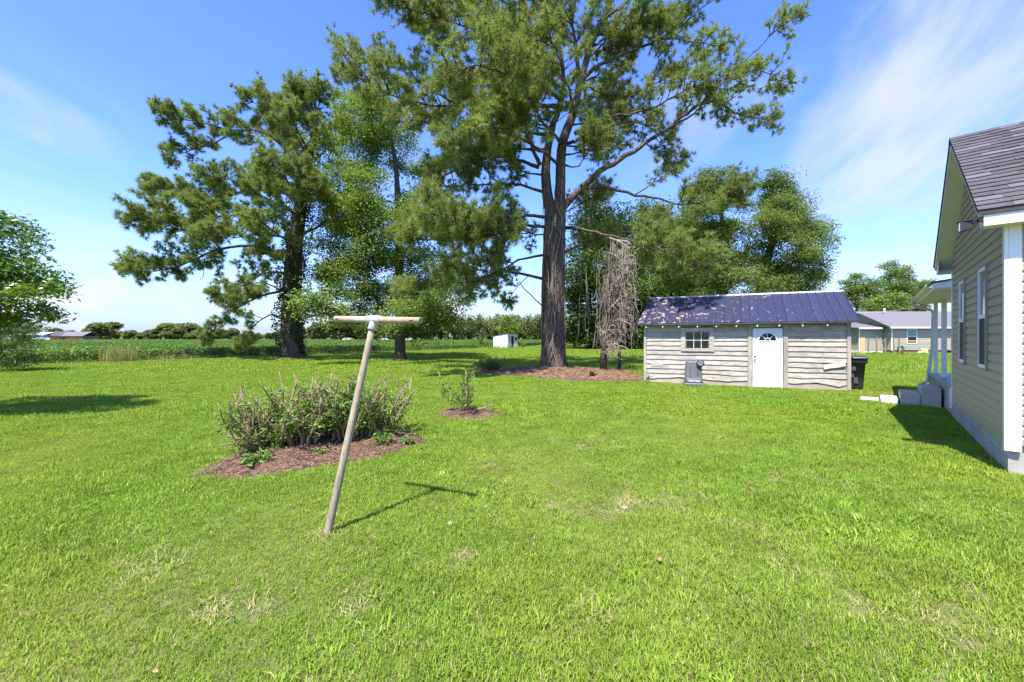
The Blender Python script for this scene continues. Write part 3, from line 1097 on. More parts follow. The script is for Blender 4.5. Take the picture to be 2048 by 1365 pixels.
    p.limb([q(920, 212, -1.8), q(860, 180, -1.2), q(800, 140, -.8), q(740, 120, -.6), q(700, 150, -.4)], .07, .25, (1.6, .8), .85)
    p.limb([q(1122, 130), q(1070, 105, -.6), q(1000, 70, -1.4), q(920, 50, -2.2), q(850, 25, -2.8), q(790, 0, -3.2)], .13, .3, (2.0, .9), 1.0)
    p.limb([q(960, 210, -1.4), q(900, 135, -1.4), q(872, 70, -1.4), q(845, 10, -1.4), q(815, -40, -1.4)], .10, .3, (1.8, .8), .85)
    p.limb([q(1120, 90), q(1060, 50, 1), q(980, 10, 2), q(900, -20, 2.6)], .11, .3, (2.0, .9), 1.0)
    p.limb([q(1090, 270), q(1020, 262, 1.2), q(940, 270, 2.2), q(870, 250, 3), q(800, 235, 3.6)], .12, .22, (1.9, .9), 1.0)
    p.limb([q(1088, 300), q(1030, 300, 1.0), q(960, 320, 2.0), q(890, 330, 2.8)], .11, .22, (1.9, .9), 1.0)
    p.k, p.kl = 1.5, 1.2
    # short limbs close to the trunk
    rg = np.random.default_rng(55)
    for (py, px0, sgn) in ((470, 1112, -1), (430, 1108, 1), (350, 1082, -1), (330, 1128, 1), (300, 1085, -1), (290, 1130, 1), (260, 1095, -1), (250, 1145, 1), (225, 1110, -1), (205, 1155, 1), (175, 1120, -1), (165, 1162, 1), (130, 1122, -1), (120, 1172, 1), (80, 1118, -1), (70, 1195, 1), (240, 1100, -1), (310, 1130, 1)):
        ln = rg.uniform(60, 125)
        dy = rg.uniform(-3.2, 3.2)
        p.limb([q(px0, py), q(px0 + sgn * ln * .45, py - rg.uniform(-4, 22), dy * .5), q(px0 + sgn * ln, py - rg.uniform(0, 45), dy)], .07, .28, (1.5, .8), .8)
    # limbs reaching towards and away from the viewer
    p.limb([q(1125, 290), q(1090, 250, -2), q(1060, 190, -3.8), q(1040, 130, -5.0)], .13, .35, (1.7, .8), .85)
    p.limb([q(1150, 232), q(1140, 180, -2), q(1120, 130, -3.6), q(1105, 80, -4.8)], .13, .35, (1.7, .8), .75)
    p.limb([q(1122, 200), q(1080, 170, -2), q(1010, 150, -3.6), q(950, 130, -4.6), q(900, 150, -5.2)], .12, .35, (1.7, .8), .9)
    p.limb([q(1118, 330), q(1080, 300, -1.8), q(1030, 270, -3.4), q(960, 250, -4.6), q(910, 275, -5.2)], .12, .45, (1.7, .8), .85)
    p.limb([q(1130, 290), q(1170, 270, 2.2), q(1200, 220, 4.5), q(1230, 160, 6)], .13, .35, (1.8, .8), .7)
    p.limb([q(1120, 200), q(1090, 180, 2.5), q(1040, 160, 5), q(990, 140, 6.5)], .13, .35, (1.8, .8), .8)
    p.limb([q(1180, 95), q(1210, 80, 2), q(1260, 60, 4), q(1330, 30, 5.5)], .12, .35, (1.8, .8), .7)
    p.limb([q(1110, 40), q(1060, -20, -2), q(1000, -60, -3)], .12, .3, (2.0, .9), .9)
    p.limb([q(1215, 10), q(1190, -60, 1), q(1160, -120, 1.5)], .12, .2, (2.0, .9), .9)
    print('tufts', len(p.tp)); p.build(root, M_bark, M_pine, 26, .17, .31, .0225)
    rng = np.random.default_rng(4)
    tp = np.array(p.tp)
    pk = tp[(tp[:, 0] > 2) & (rng.random(len(tp)) < .03)][:90]
    mb = MB()
    for c in pk:
        c = c + rng.normal(0, .08, 3) - [0, 0, .1]
        th = np.linspace(0, 6.283, 6, endpoint=False)
        mb.loft([[(c[0] + r_ * math.cos(a), c[1] + r_ * math.sin(a), c[2] + z_) for a in th] for z_, r_ in ((-.07, .015), (-.03, .045), (.03, .04), (.07, .012))])
    mb.build('pine_cones', M_bark, root, True)['kind'] = 'stuff'
    # climbing vine stems on the trunk
    vp = []
    for k in range(9):
        zs = np.arange(0.1, rng.uniform(5.5, 9.5), .3)
        a = R(-90) + rng.uniform(-1.1, 1.1) + np.cumsum(np.convolve(rng.normal(0, .16, len(zs)), [.25, .5, .25], 'same'))
        a = np.clip(a, R(-175), R(-5))
        r = 0.60 + rng.uniform(0, .03)
        cx = np.interp(zs, [0, 3, 6, 9], [.07, .03, .08, .14])
        vp.append((np.column_stack([cx + r * np.cos(a), -.06 + r * np.sin(a), zs]), np.full(len(zs), rng.uniform(.010, .019)), 5))
    for k in range(5):
        x0 = rng.uniform(.7, 2.3)
        z0 = rng.uniform(4.0, 6.2)
        zs = np.linspace(z0, rng.uniform(.8, 3.0), 9)
        vp.append((np.column_stack([x0 + np.cumsum(rng.normal(0, .05, 9)), -.6 + np.cumsum(rng.normal(0, .05, 9)), zs]), np.full(9, .012), 4))
    link('vine', tubes_mesh('vine', vp), M_vine_b, root, True)


big_pine()


def ivy_pine():
    Y = 31.0
    b = W(583, 718, Y)
    b[2] = 0
    root = empty('pine_tree', tuple(b))
    tag(root, 'ivy covered pine at the soybean field edge with long horizontal limbs', 'tree')
    p = Pine(33)
    p.k, p.kl = 1.65, 1.18

    def q(px, py, dy=0.0):
        return W(px, py, Y + dy) - b
    tp = [q(583, 722), q(582, 650), q(584, 580), q(590, 500), q(603, 400), q(622, 300), q(632, 230), q(624, 190), q(616, 172)]
    trunk_obj(root, tp, [.80, .72, .66, .58, .50, .40, .28, .14, .06], M_bark2, 18, .35, seed=5)
    big_ = (2.6, 1.2)
    T = 1.15
    p.limb([q(590, 505), q(545, 503), q(500, 492), q(440, 497, -.5), q(390, 520, -1), q(340, 538, -1.2), q(295, 543, -1.4), q(268, 543, -1.5)], .26, .42, (2.2, 1.1), .85, .6, tufts=T)
    p.limb([q(440, 497, -.5), q(410, 470, -.4), q(360, 460, -.2), q(315, 448)], .11, .2, (2.2, 1.1), .9, .6, tufts=T)
    p.limb([q(400, 520, -1), q(408, 545, -1), q(400, 562, -1)], .04, 3, tip=False)
    p.limb([q(588, 455), q(530, 420), q(470, 430, -1), q(400, 440, -2), q(340, 432, -2.4), q(285, 440, -2.6)], .22, .35, big_, 1.0, .6, tufts=T)
    p.limb([q(600, 400), q(545, 380, .5), q(480, 385, 1), q(420, 400, 1.2), q(360, 385, 1.4), q(305, 372, 1.6)], .2, .35, big_, 1.0, .6, tufts=T)
    p.limb([q(612, 345), q(570, 300), q(520, 262), q(470, 262, -.5), q(415, 250, -1), q(350, 235, -1.4)], .18, .42, (2.4, 1.1), .95, .6, tufts=T)
    p.limb([q(470, 265, -.5), q(430, 285, -.4), q(390, 300, -.2), q(350, 310)], .09, .25, (2.0, 1.0), .9, .6, tufts=T)
    p.limb([q(618, 310), q(580, 262, -1), q(540, 225, -1.6), q(505, 205, -2)], .16, .35, (2.3, 1.1), 1.0, .6, tufts=T)
    p.limb([q(626, 260), q(600, 220, 1), q(580, 205, 1.5), q(560, 220, 2)], .14, .3, (2.0, 1.0), 1.0, .6, tufts=T)
    p.limb([q(632, 235), q(640, 205), q(640, 190)], .12, .1, (1.9, .9), 1.1, .5, tufts=T)
    p.limb([q(630, 230), q(608, 200), q(597, 182)], .1, .2, (1.8, .8), 1.0, .5, tufts=T)
    p.limb([q(572, 582), q(535, 588), q(505, 600), q(465, 622), q(435, 650), q(418, 672)], .16, .22, (1.4, .7), .9, .5, tufts=T)
    p.limb([q(578, 640), q(540, 632), q(515, 645), q(495, 668), q(487, 682)], .12, .3, (1.0, .6), .7, .5, tufts=T)
    p.limb([q(600, 470), q(640, 452, 1), q(680, 425, 1.6), q(710, 400, 2)], .18, .35, (2.2, 1.0), .8, .6, tufts=T)
    p.limb([q(618, 330), q(650, 300, 1), q(680, 270, 1.5)], .14, .35, (2.0, 1.0), .8, .6, tufts=T)
    p.limb([q(596, 430), q(540, 400, -2), q(480, 370, -3.4), q(420, 350, -4.2)], .16, .3, (2.2, 1.0), .9, .6, tufts=T)
    p.limb([q(590, 480), q(530, 470, -2), q(470, 475, -3.6), q(420, 470, -4.6)], .16, .3, (2.2, 1.0), .9, .6, tufts=T)
    p.limb([q(588, 548), q(540, 545, -1), q(490, 562, -1.8), q(450, 590, -2.4)], .14, .25, (1.8, .9), .9, .6, tufts=T)
    p.limb([q(584, 590), q(550, 575, -2), q(515, 565, -3.4), q(480, 580, -4.2)], .12, .3, (1.6, .8), .8, .6, tufts=T)
    # forward and backward limbs
    p.limb([q(605, 400), q(580, 370, -2.5), q(560, 340, -4.5), q(540, 330, -6)], .18, .35, big_, 1.0, .6, tufts=T)
    p.limb([q(600, 430), q(615, 400, -2.5), q(630, 375, -4.5)], .16, .35, big_, 1.0, .6, tufts=T)
    p.limb([q(590, 500), q(570, 480, -2), q(545, 460, -4), q(520, 440, -5.5)], .16, .35, big_, .9, .6, tufts=T)
    p.limb([q(585, 545), q(560, 520, -2), q(530, 510, -3.6)], .14, .4, (2.2, 1.0), .9, .6, tufts=T)
    p.limb([q(605, 400), q(560, 380, 3), q(510, 360, 6)], .16, .35, big_, .8, .6, tufts=T)
    p.limb([q(612, 340), q(590, 300, 3), q(560, 270, 5.5)], .15, .35, big_, .8, .6, tufts=T)
    p.limb([q(620, 310), q(600, 270, -2.5), q(585, 240, -4)], .15, .35, (2.2, 1.0), .9, .6, tufts=T)
    print('tufts', len(p.tp)); p.build(root, M_bark2, M_pine2, 27, .22, .40, .031)
    # ivy leaves wrapped round the trunk
    rng = np.random.default_rng(6)
    P = catmull(tp[:6], .3)
    n = 9000
    t = rng.random(n) ** 1.15 * (len(P) - 1)
    i = t.astype(int)
    c = P[i] + (P[np.minimum(i + 1, len(P) - 1)] - P[i]) * (t - i)[:, None]
    a = rng.random(n) * 6.283
    z = c[:, 2]
    r = np.interp(z, [0, 1.2, 3, 6, 11, 16], [.75, .85, 1.05, 1.0, .85, .6]) * (1 + .25 * np.sin(a * 3 + z * 1.3)) * rng.uniform(.8, 1.12, n)
    C = c + np.column_stack([np.cos(a) * r, np.sin(a) * r, np.zeros(n)])
    link('ivy', leaf_mesh('ivy', C, rng, .12, .2, .2, .8), M_ivy, root)
    # dark soil ring
    o = mound('tree_mulch_ring', [(b[0] + 1.9 * math.cos(k * .7), b[1] + 1.5 * math.sin(k * .7)) for k in range(9)], M_mulch, lambda x, y: .12, seed=9)


ivy_pine()


def broadleaf(name, base, trunk, trad, lobes, nattr, leaf_n, leaf_s, mat, bark, label, cat='tree', group=None, seed=0, sigma=.45, aspect=.55, up=.35, brad=.011, droop=0.0, bark_name='trunk'):
    """trunk: list of world points, lobes: list of (centre, radii)"""
    rng = np.random.default_rng(seed)
    base = np.array(base, float)
    root = empty(name, tuple(base))
    tag(root, label, cat, group)
    TP = catmull(trunk, .5) - base
    trunk_obj(root, [np.array(t) - base for t in trunk], trad, bark, 14, .3, name=bark_name, seed=seed)
    vol = np.array([np.prod(l[1]) ** (2 / 3) for l in lobes])
    pk = rng.choice(len(lobes), nattr, p=vol / vol.sum())
    u = unit(rng.normal(0, 1, (nattr, 3)))
    rr = rng.uniform(.25, 1, nattr) ** .45
    A = np.array([lobes[i][0] for i in pk]) - base + u * rr[:, None] * np.array([lobes[i][1] for i in pk])
    A[:, 2] = np.maximum(A[:, 2], .35)
    # branch skeleton: every clump is joined to the nearest wood
    nodes = [tuple(t) for t in TP[len(TP) // 4:]]
    par = [-1] + list(range(len(nodes) - 1))
    chains = []
    d0 = np.min(np.linalg.norm(A[:, None, :] - np.array(nodes)[None], axis=2), axis=1)
    NA = np.zeros((len(nodes) + nattr * 6, 3))
    NA[:len(nodes)] = nodes
    cnt = len(nodes)
    ntr = cnt
    par = np.full(len(NA), -1)
    par[1:cnt] = np.arange(cnt - 1)
    for ai in np.argsort(d0):
        a = A[ai]
        dv = NA[:cnt] - a
        dist = np.linalg.norm(dv, axis=1)
        cost = dist + .6 * np.maximum(0, dv[:, 2])
        j = int(np.argmin(cost))
        s = NA[j]
        m = int(np.clip(dist[j] / .7, 1, 5))
        ids = [j]
        for k in range(1, m + 1):
            t = k / m
            pnt = s + (a - s) * t + np.array([0, 0, .16 * dist[j] * math.sin(t * math.pi)]) + rng.normal(0, .04, 3) * (k < m)
            NA[cnt] = pnt
            par[cnt] = ids[-1]
            ids.append(cnt)
            cnt += 1
        chains.append(ids)
    load = np.zeros(len(NA))
    for ids in chains:
        load[ids[-1]] += 1
    for i in range(cnt - 1, 0, -1):
        if par[i] >= 0:
            load[par[i]] += load[i]
    rad = brad * np.maximum(load, 1) ** .52
    paths = []
    for ids in chains:
        P = NA[ids]
        r = rad[ids].copy()
        r[0] = min(r[0], r[1] * 1.3)
        if len(P) > 1:
            paths.append((P, r, 6 if r[0] > .05 else 4))
    paths.append((TP[len(TP) // 5:], np.full(len(TP) - len(TP) // 5, .02), 5))
    link('branches', tubes_mesh('branches', paths), bark, root, True)
    per = max(1, leaf_n // nattr)
    C = np.repeat(A, per, axis=0)
    sg = sigma * rng.uniform(.6, 1.25, nattr)
    off = np.clip(rng.normal(0, 1, C.shape), -1.7, 1.7) * np.repeat(sg, per)[:, None] * np.array([1, 1, .62])
    C = C + off
    C[:, 2] -= droop * np.linalg.norm(off[:, :2], axis=1)
    link('crown', leaf_mesh('crown', C, rng, leaf_s[0], leaf_s[1], up, aspect), mat, root)
    return root


def lob(lst, Y):
    """(px, py, r px, dy) -> lobes"""
    o = []
    for l in lst:
        px, py, r = l[:3]
        dy = l[3] if len(l) > 3 else 0
        rr = r * Y / F
        o.append((W(px, py, Y + dy), (rr, rr, rr * (l[4] if len(l) > 4 else 1))))
    return o


# sweetgum between the pines
Y = 30.0
b = W(800, 720, Y); b[2] = 0
broadleaf('deciduous_tree', b, [b, W(800, 640, Y), W(799, 560, Y), W(797, 480, Y), W(796, 400, Y), W(790, 320, Y), W(775, 250, Y)], [.40, .36, .31, .27, .22, .16, .07],
          lob([(725, 240, 58, 0), (690, 300, 55, 0), (770, 270, 62, 2), (755, 225, 46, -2), (700, 390, 62, -1), (760, 400, 60, -3), (690, 480, 58, 0), (775, 470, 62, -2), (840, 380, 60, 2), (850, 470, 60, 3), (700, 560, 56, -1), (645, 608, 30, -6), (622, 602, 18, -7), (800, 625, 26, -6), (865, 606, 26, -5),
               (775, 560, 62, 0), (850, 560, 60, 2), (740, 640, 30, 0), (690, 640, 24, 1), (830, 650, 28, 1), (895, 640, 26, 0), (660, 560, 34, 0), (900, 575, 42, 1), (930, 600, 22, 0), (790, 625, 45, -2), (720, 620, 34, 2), (680, 440, 40, 3), (870, 620, 34, 0)], Y),
          500, 135000, (.12, .23), M_leaf, M_bark2, 'light green broadleaf tree standing between the two large pines', seed=41, sigma=.56)

# trees behind the shed
Y = 40.0
b = W(1450, 700, Y); b[2] = 0
broadleaf('pecan_tree', b, [b, W(1450, 640, Y), W(1448, 580, Y), W(1455, 500, Y), W(1440, 420, Y), W(1430, 360, Y)], [.5, .46, .4, .3, .2, .08],
          lob([(1430, 365, 34), (1448, 388, 30, 1), (1400, 400, 40, 1), (1452, 435, 40, -1), (1410, 450, 50, -2), (1380, 490, 46), (1460, 500, 50, 2), (1400, 540, 55, -2), (1330, 470, 40, 1), (1345, 540, 45, 0), (1465, 570, 45, -1), (1300, 420, 28, 2)], Y),
          260, 84000, (.13, .25), M_leaf2, M_bark2, 'broad pecan tree behind the left half of the blue shed roof', group=None, seed=51, sigma=.66)
Y = 42.0
b = W(1530, 700, Y); b[2] = 0
broadleaf('pecan_tree', b, [b, W(1525, 640, Y), W(1522, 590, Y), W(1530, 540, Y), W(1545, 470, Y), W(1545, 380, Y)], [.55, .5, .45, .36, .25, .08],
          lob([(1540, 355, 22), (1545, 385, 34, 1), (1562, 430, 46, 0), (1590, 450, 42, 1), (1540, 455, 34, -2), (1615, 490, 38, -1), (1638, 470, 20, 0), (1570, 500, 50, -2), (1525, 520, 44, 1), (1600, 545, 46, 0), (1545, 575, 46, -2), (1635, 545, 26, 1), (1652, 528, 14, 0), (1500, 570, 40, -1), (1590, 590, 40, 1)], Y),
          260, 84000, (.13, .25), M_leaf2, M_bark2, 'tall pointed pecan tree behind the right half of the blue shed roof', seed=52, sigma=.62)

# dark wood behind the big pine
Y = 58.0
for i, (px, lobes_, m, lab) in enumerate([
    (1180, [(1190, 440, 42), (1170, 490, 46, 2), (1215, 470, 46), (1160, 545, 40), (1200, 540, 50, -3), (1180, 600, 50), (1230, 600, 40), (1160, 645, 36), (1205, 650, 36), (1145, 590, 26)], M_leafd, 'dark green tree directly right of the big pine trunk'),
    (1255, [(1250, 440, 32), (1265, 490, 44), (1240, 540, 44, 2), (1290, 540, 44), (1270, 590, 46, -3), (1240, 630, 36), (1300, 620, 40), (1255, 660, 30), (1290, 655, 32)], M_leafd, 'dark green tree behind the hanging dead vines'),
    (1390, [(1380, 480, 40), (1400, 540, 44), (1360, 580, 40), (1430, 590, 40), (1395, 620, 40)], M_leafd, 'dark green tree behind the middle of the blue shed roof'),
    (1325, [(1310, 450, 36), (1330, 500, 44), (1300, 560, 40, 2), (1350, 560, 44), (1330, 610, 40)], M_leaf2, 'mid green tree behind the left end of the blue shed'),
]):
    b = W(px, 700, Y + i * 3); b[2] = 0
    Yi = Y + i * 3
    broadleaf('woodland_tree', b, [b, W(px, 640, Yi), W(px - 4, 570, Yi), W(px + 3, 500, Yi), W(px, 450, Yi)], [.55, .48, .4, .28, .1],
              lob(lobes_, Yi), 160, 32000, (.28, .5), m, M_bark2, lab, seed=60 + i, sigma=1.1)
for i, (px, py, r, Yi, lab) in enumerate([(1150, 662, 26, 60, 'dark leafy understory bush just right of the big pine trunk'), (1195, 668, 24, 57, 'dark leafy understory bush left of the vine tangle'),
                                          (1240, 666, 26, 60, 'dark leafy understory bush behind the vine tangle'), (1285, 668, 24, 56, 'dark leafy understory bush beside the shed corner')]):
    b = W(px, 690, Yi); b[2] = 0
    broadleaf('understory_bush', b, [b, b + [0, 0, .8], b + [.1, 0, 1.6]], [.08, .06, .03], lob([(px, py, r), (px - 16, py + 8, r * .7), (px + 16, py + 8, r * .7), (px, py + 12, r * .8)], Yi), 40, 4200, (.22, .4), M_leafd, M_bark2, lab, 'bush', seed=70 + i, sigma=.6)

# near tree at the left border
b = np.array([-12.6, 8.3, 0])
broadleaf('young_tree', b, [b, b + [.1, 0, 1.0], b + [.3, -.1, 2.0], b + [.5, 0, 3.2], b + [.6, .1, 4.2]], [.10, .09, .075, .05, .02],
          [(np.array([-11.6, 8.3, 3.6]), (1.5, 1.4, .8)), (np.array([-10.4, 8.1, 2.95]), (.85, .9, .36)), (np.array([-9.55, 8.0, 2.62]), (.6, .5, .16)), (np.array([-10.6, 8.4, 2.25]), (.8, .8, .28)), (np.array([-11.4, 8.3, 2.4]), (1.3, 1.2, .7)), (np.array([-10.55, 8.2, 3.95]), (.55, .6, .22)), (np.array([-12.8, 8.3, 3.2]), (1.5, 1.4, 1.2))],
          240, 24000, (.08, .14), M_leaf3, M_bark2, 'young leafy tree reaching into the yard from the left lawn edge', seed=81, sigma=.17, aspect=.36, up=.25, brad=.006, droop=.35)
Y = 19.0
b = np.array([-25.6, 19.6, 0])
broadleaf('cedar_shrub', b, [b, b + [.2, 0, 1.2], b + [.4, 0, 2.2]], [.12, .09, .04],
          [(b + [.6, 0, 1.9], (1.5, 1.2, .9)), (b + [1.5, -.2, 1.6], (1.0, .8, .5)), (b + [1.0, -.3, .7], (1.3, 1.0, .6)), (b + [2.0, -.3, 2.1], (.8, .6, .3)), (b + [1.7, -.3, .5], (.8, .6, .35))],
          130, 12000, (.05, .14), M_leafd, M_bark2, 'feathery dark shrub at the corner of the soybean field', 'shrub', seed=82, sigma=.22, aspect=.3, brad=.007)

# trees beyond the neighbouring house
for i, (px, Yi, lobes_, m, lab, nm) in enumerate([
    (1712, 70, [(1700, 575, 20), (1720, 565, 22), (1745, 575, 22), (1712, 600, 26), (1740, 605, 26), (1695, 600, 14)], M_leaf2, 'dark green tree between the blue shed and the neighbouring roof', 'shade_tree'),
    (1780, 78, [(1772, 545, 18), (1795, 540, 20), (1810, 550, 16), (1785, 565, 26), (1765, 580, 22), (1815, 570, 14), (1800, 585, 20)], M_leaf2, 'tall broad tree rising above the neighbouring house roof', 'shade_tree'),
    (1848, 90, [(1845, 575, 13), (1860, 572, 10), (1838, 590, 12), (1852, 592, 12)], M_leaf, 'pale thin tree beside the porch roof', 'shade_tree'),
    (1775, 62, [(1760, 615, 16), (1785, 608, 18), (1770, 625, 20), (1795, 620, 16)], M_leaf, 'round bright green bush tree behind the neighbouring ridge', 'bush_tree'),
    (1815, 66, [(1810, 618, 14), (1828, 614, 13), (1800, 628, 12), (1825, 625, 12)], M_pinkleaf, 'crape myrtle with pink flowers behind the neighbouring roof', 'flowering_tree'),
]):
    b = W(px, 700, Yi); b[2] = 0
    broadleaf(nm, b, [b, W(px, 670, Yi), W(px + 2, 630, Yi), W(px, min(l[1] for l in lobes_) + 20, Yi)], [.35, .3, .22, .08], lob(lobes_, Yi), 90, 11000, (.2, .4), m, M_bark2, lab, seed=90 + i, sigma=.62)


# far trees along the field
def far_tree_mesh(seed, h, w_):
    rng = np.random.default_rng(seed)
    lobes_ = [(np.array([rng.uniform(-.5, .5) * w_, rng.uniform(-.5, .5) * w_, h * rng.uniform(.22, .78)]), np.array([w_, w_, h * .45]) * rng.uniform(.35, .6)) for _ in range(7)]
    n = 3000
    pk = rng.integers(0, 7, n)
    u = unit(rng.normal(0, 1, (n, 3)))
    C = np.array([lobes_[i][0] for i in pk]) + u * np.array([lobes_[i][1] for i in pk]) * (rng.random(n) ** .35)[:, None]
    C[:, 2] = np.clip(C[:, 2], .3, None)
    return leaf_mesh('far_crown', C, rng, .5, 1.1, .3, .8)


FT = [far_tree_mesh(100 + k, 9, [5.0, 3.2, 5.8, 4.2][k]) for k in range(4)]
for m_ in FT:
    m_.materials.append(M_far)
TRK = MB().tube([(0, 0, -.1), (0.1, 0, 2.5), (0, .1, 5)], [.35, .28, .15], 7)
TRKM = bpy.data.meshes.new('far_trunk')
TRKM.from_pydata(TRK.v, [], TRK.f)
TRKM.materials.append(M_bark2)


def far_tree(x, y, s, sz, k, label, group):
    r = empty('far_tree', (x, y, 0), k * 1.7)
    r.scale = (s, s, sz)
    tag(r, label, 'tree', group)
    link('trunk', TRKM, None, r)
    link('crown', FT[k % 4], None, r)


rng = np.random.default_rng(17)
k = 0
for px in np.arange(-40, 640, 11):
    yy = rng.uniform(255, 330)
    hh = rng.choice([9, 11, 14, 18, 23]) + rng.uniform(-2, 2)         # pixel height above the horizon
    if 222 < px < 233: hh = 36; yy = 250
    if 355 < px < 380: hh = 33
    x = (px + rng.uniform(-4, 4) - 1024) / F * yy
    z = H + hh / F * yy
    far_tree(x, yy, max(z / 9.5, .7) * rng.uniform(.95, 2.0), z / 9.5, k, 'large round tree standing above the far tree row' if hh == 36 else ('low bushy tree in the row along the far end of the soybean field' if hh < 13 else 'taller rounded tree in the row along the far end of the soybean field'), 'trees along the far field edge')
    k += 1
for px in np.arange(640, 870, 10):
    yy = rng.uniform(210, 260)
    z = H + rng.uniform(26, 42) / F * yy
    x = (px + rng.uniform(-4, 4) - 1024) / F * yy
    far_tree(x, yy, z / 9.5 * rng.uniform(1.0, 1.4), z / 9.5, k, 'distant dark tree behind the middle of the soybean field', 'trees behind the middle of the field')
    k += 1


def thicket():
    rng = np.random.default_rng(19)
    n = 42000
    px = rng.uniform(-80, 2500, n)
    yy = rng.uniform(300, 345, n)
    top = (3.2 + 1.6 * np.sin(px * .11) * np.sin(px * .037) + rng.normal(0, .4, n))
    C = np.column_stack([(px - 1024) / F * yy, yy, top * rng.random(n) ** .6 + .1])
    me = leaf_mesh('far_thicket', C, rng, .7, 1.4, .3, .8)
    me.materials.append(M_far)
    tag(link('far_thicket', me), 'low green thicket filling the gaps under the far row of trees', 'thicket', kind='stuff')


thicket()


def far_woods():
    rng = np.random.default_rng(23)
    Vc, paths = [], []
    for i in range(200):
        yy = rng.uniform(190, 240)
        px = rng.uniform(850, 1330)
        x = (px - 1024) / F * yy
        top = H + rng.uniform(36, 50) / F * yy
        n = 420
        u = unit(rng.normal(0, 1, (n, 3))) * (rng.random(n) ** .4)[:, None]
        lo = .30 if yy < 200 else .02
        C = np.array([x, yy, top * (1 + lo) / 2]) + u * np.array([rng.uniform(2.2, 3.6), 2.5, top * (1 - lo) / 2])
        Vc.append(C)
        paths.append((np.array([[x, yy, -.1], [x + rng.normal(0, .2), yy, top * .5], [x, yy, top * .9]]), np.array([.26, .2, .08]), 5))
    me = leaf_mesh('woods_foliage', np.concatenate(Vc), rng, .6, 1.2, .3, .8)
    me.materials.append(M_far)
    o = link('far_woods', me)
    tag(o, 'long stand of tall pines beyond the small white shed', 'woods', kind='stuff')
    o2 = link('woods_trunks', tubes_mesh('woods_trunks', paths), M_bark2, o, True)
    o2['kind'] = 'stuff'


far_woods()
b = W(1018, 690, 72); b[2] = 0
broadleaf('small_tree', b, [b, b + [0, 0, 1.6], b + [.1, 0, 3.2], b + [0, 0, 4.6]], [.12, .1, .07, .03], lob([(1018, 645, 14), (1010, 655, 14), (1027, 654, 13), (1016, 665, 15), (1030, 668, 8)], 72), 50, 4600, (.2, .38), M_leaf, M_bark2, 'small bright green tree behind the little white shed', seed=120, sigma=.5)


# ------------------------------------------------------------------ dead vine tangle over small trunks
def vine_tree():
    b = np.array([4.45, 19.4, 0.0])
    root = empty('vine_covered_tree', tuple(b))
    tag(root, 'brown dead vines hanging in a tall tangle over thin trunks beside the shed', 'vines')
    MB().tube([(0, 0, -.1), (.02, 0, 1.2), (.05, .05, 2.6), (.25, .1, 4.4), (.6, 0, 6.2)], [.19, .14, .12, .10, .05], 10).build('trunk', M_bark, root, True)
    MB().tube([(.82, .1, -.1), (.80, .1, 1.2), (.84, .1, 2.8), (.9, .1, 4.6), (.8, .1, 6.2)], [.10, .075, .065, .05, .03], 8).build('trunk', M_bark2, root, True)
    MB().tube([(.20, .3, -.1), (.22, .3, 1.6), (.2, .25, 3.0)], [.05, .045, .04], 6).build('trunk', M_bark2, root, True)
    rng = np.random.default_rng(31)
    paths = []
    for i in range(460):
        z = rng.uniform(.9, 6.3)
        hw = np.interp(z, [.8, 2.0, 3.0, 5, 6.3], [.3, .6, .78, .85, .6])
        cx = np.interp(z, [1, 3, 6.3], [.42, .75, .72]) + .16 * math.sin(z * 2.3 + 1)
        hw *= .78 + .3 * math.sin(z * 3.7) + (.45 if rng.random() < .12 else 0)
        p = np.array([cx + rng.uniform(-hw, hw), rng.normal(0, .45), z])
        d = unit(rng.normal(0, 1, 3) + np.array([0, 0, -.6 if i % 3 else .2]))
        pts = [p]
        m = int(rng.integers(5, 11))
        for _ in range(m):
            d = unit(d + rng.normal(0, .55, 3) + np.array([0, 0, -.12]))
            p = p + d * rng.uniform(.1, .22)
            p[0] = np.clip(p[0], cx - hw * 1.25, cx + hw * 1.25)
            p[2] = max(p[2], .55)
            pts.append(p.copy())
        r = rng.choice([.006, .009, .014, .02], p=[.5, .33, .12, .05])
        paths.append((np.array(pts), np.linspace(r, r * .5, len(pts)), 4))
    for i in range(26):
        x0 = rng.uniform(-.2, 1.6)
        z0 = rng.uniform(4.8, 6.5)
        z1 = rng.uniform(.6, 2.5)
        n = 12
        zs = np.linspace(z0, z1, n)
        paths.append((np.column_stack([x0 + np.cumsum(rng.normal(0, .06, n)), rng.normal(0, .3) + np.cumsum(rng.normal(0, .05, n)), zs]), np.full(n, .010), 4))
    # thicker dead boughs on top
    for (a_, c_) in (((.1, 0, 6.6), (1.7, -.1, 5.6)), ((.5, 0, 6.4), (1.9, .1, 6.0)), ((.2, 0, 2.9), (1.2, -.2, 3.8)), ((.0, -.1, 5.8), (1.0, -.2, 5.2))):
        paths.append((catmull([a_, (np.array(a_) + c_) / 2 + [0, 0, .15], c_], .25), np.linspace(.05, .025, len(catmull([a_, (np.array(a_) + c_) / 2 + [0, 0, .15], c_], .25))), 6))
    link('vine_tangle', tubes_mesh('vine_tangle', paths), M_vine, root, True)


vine_tree()


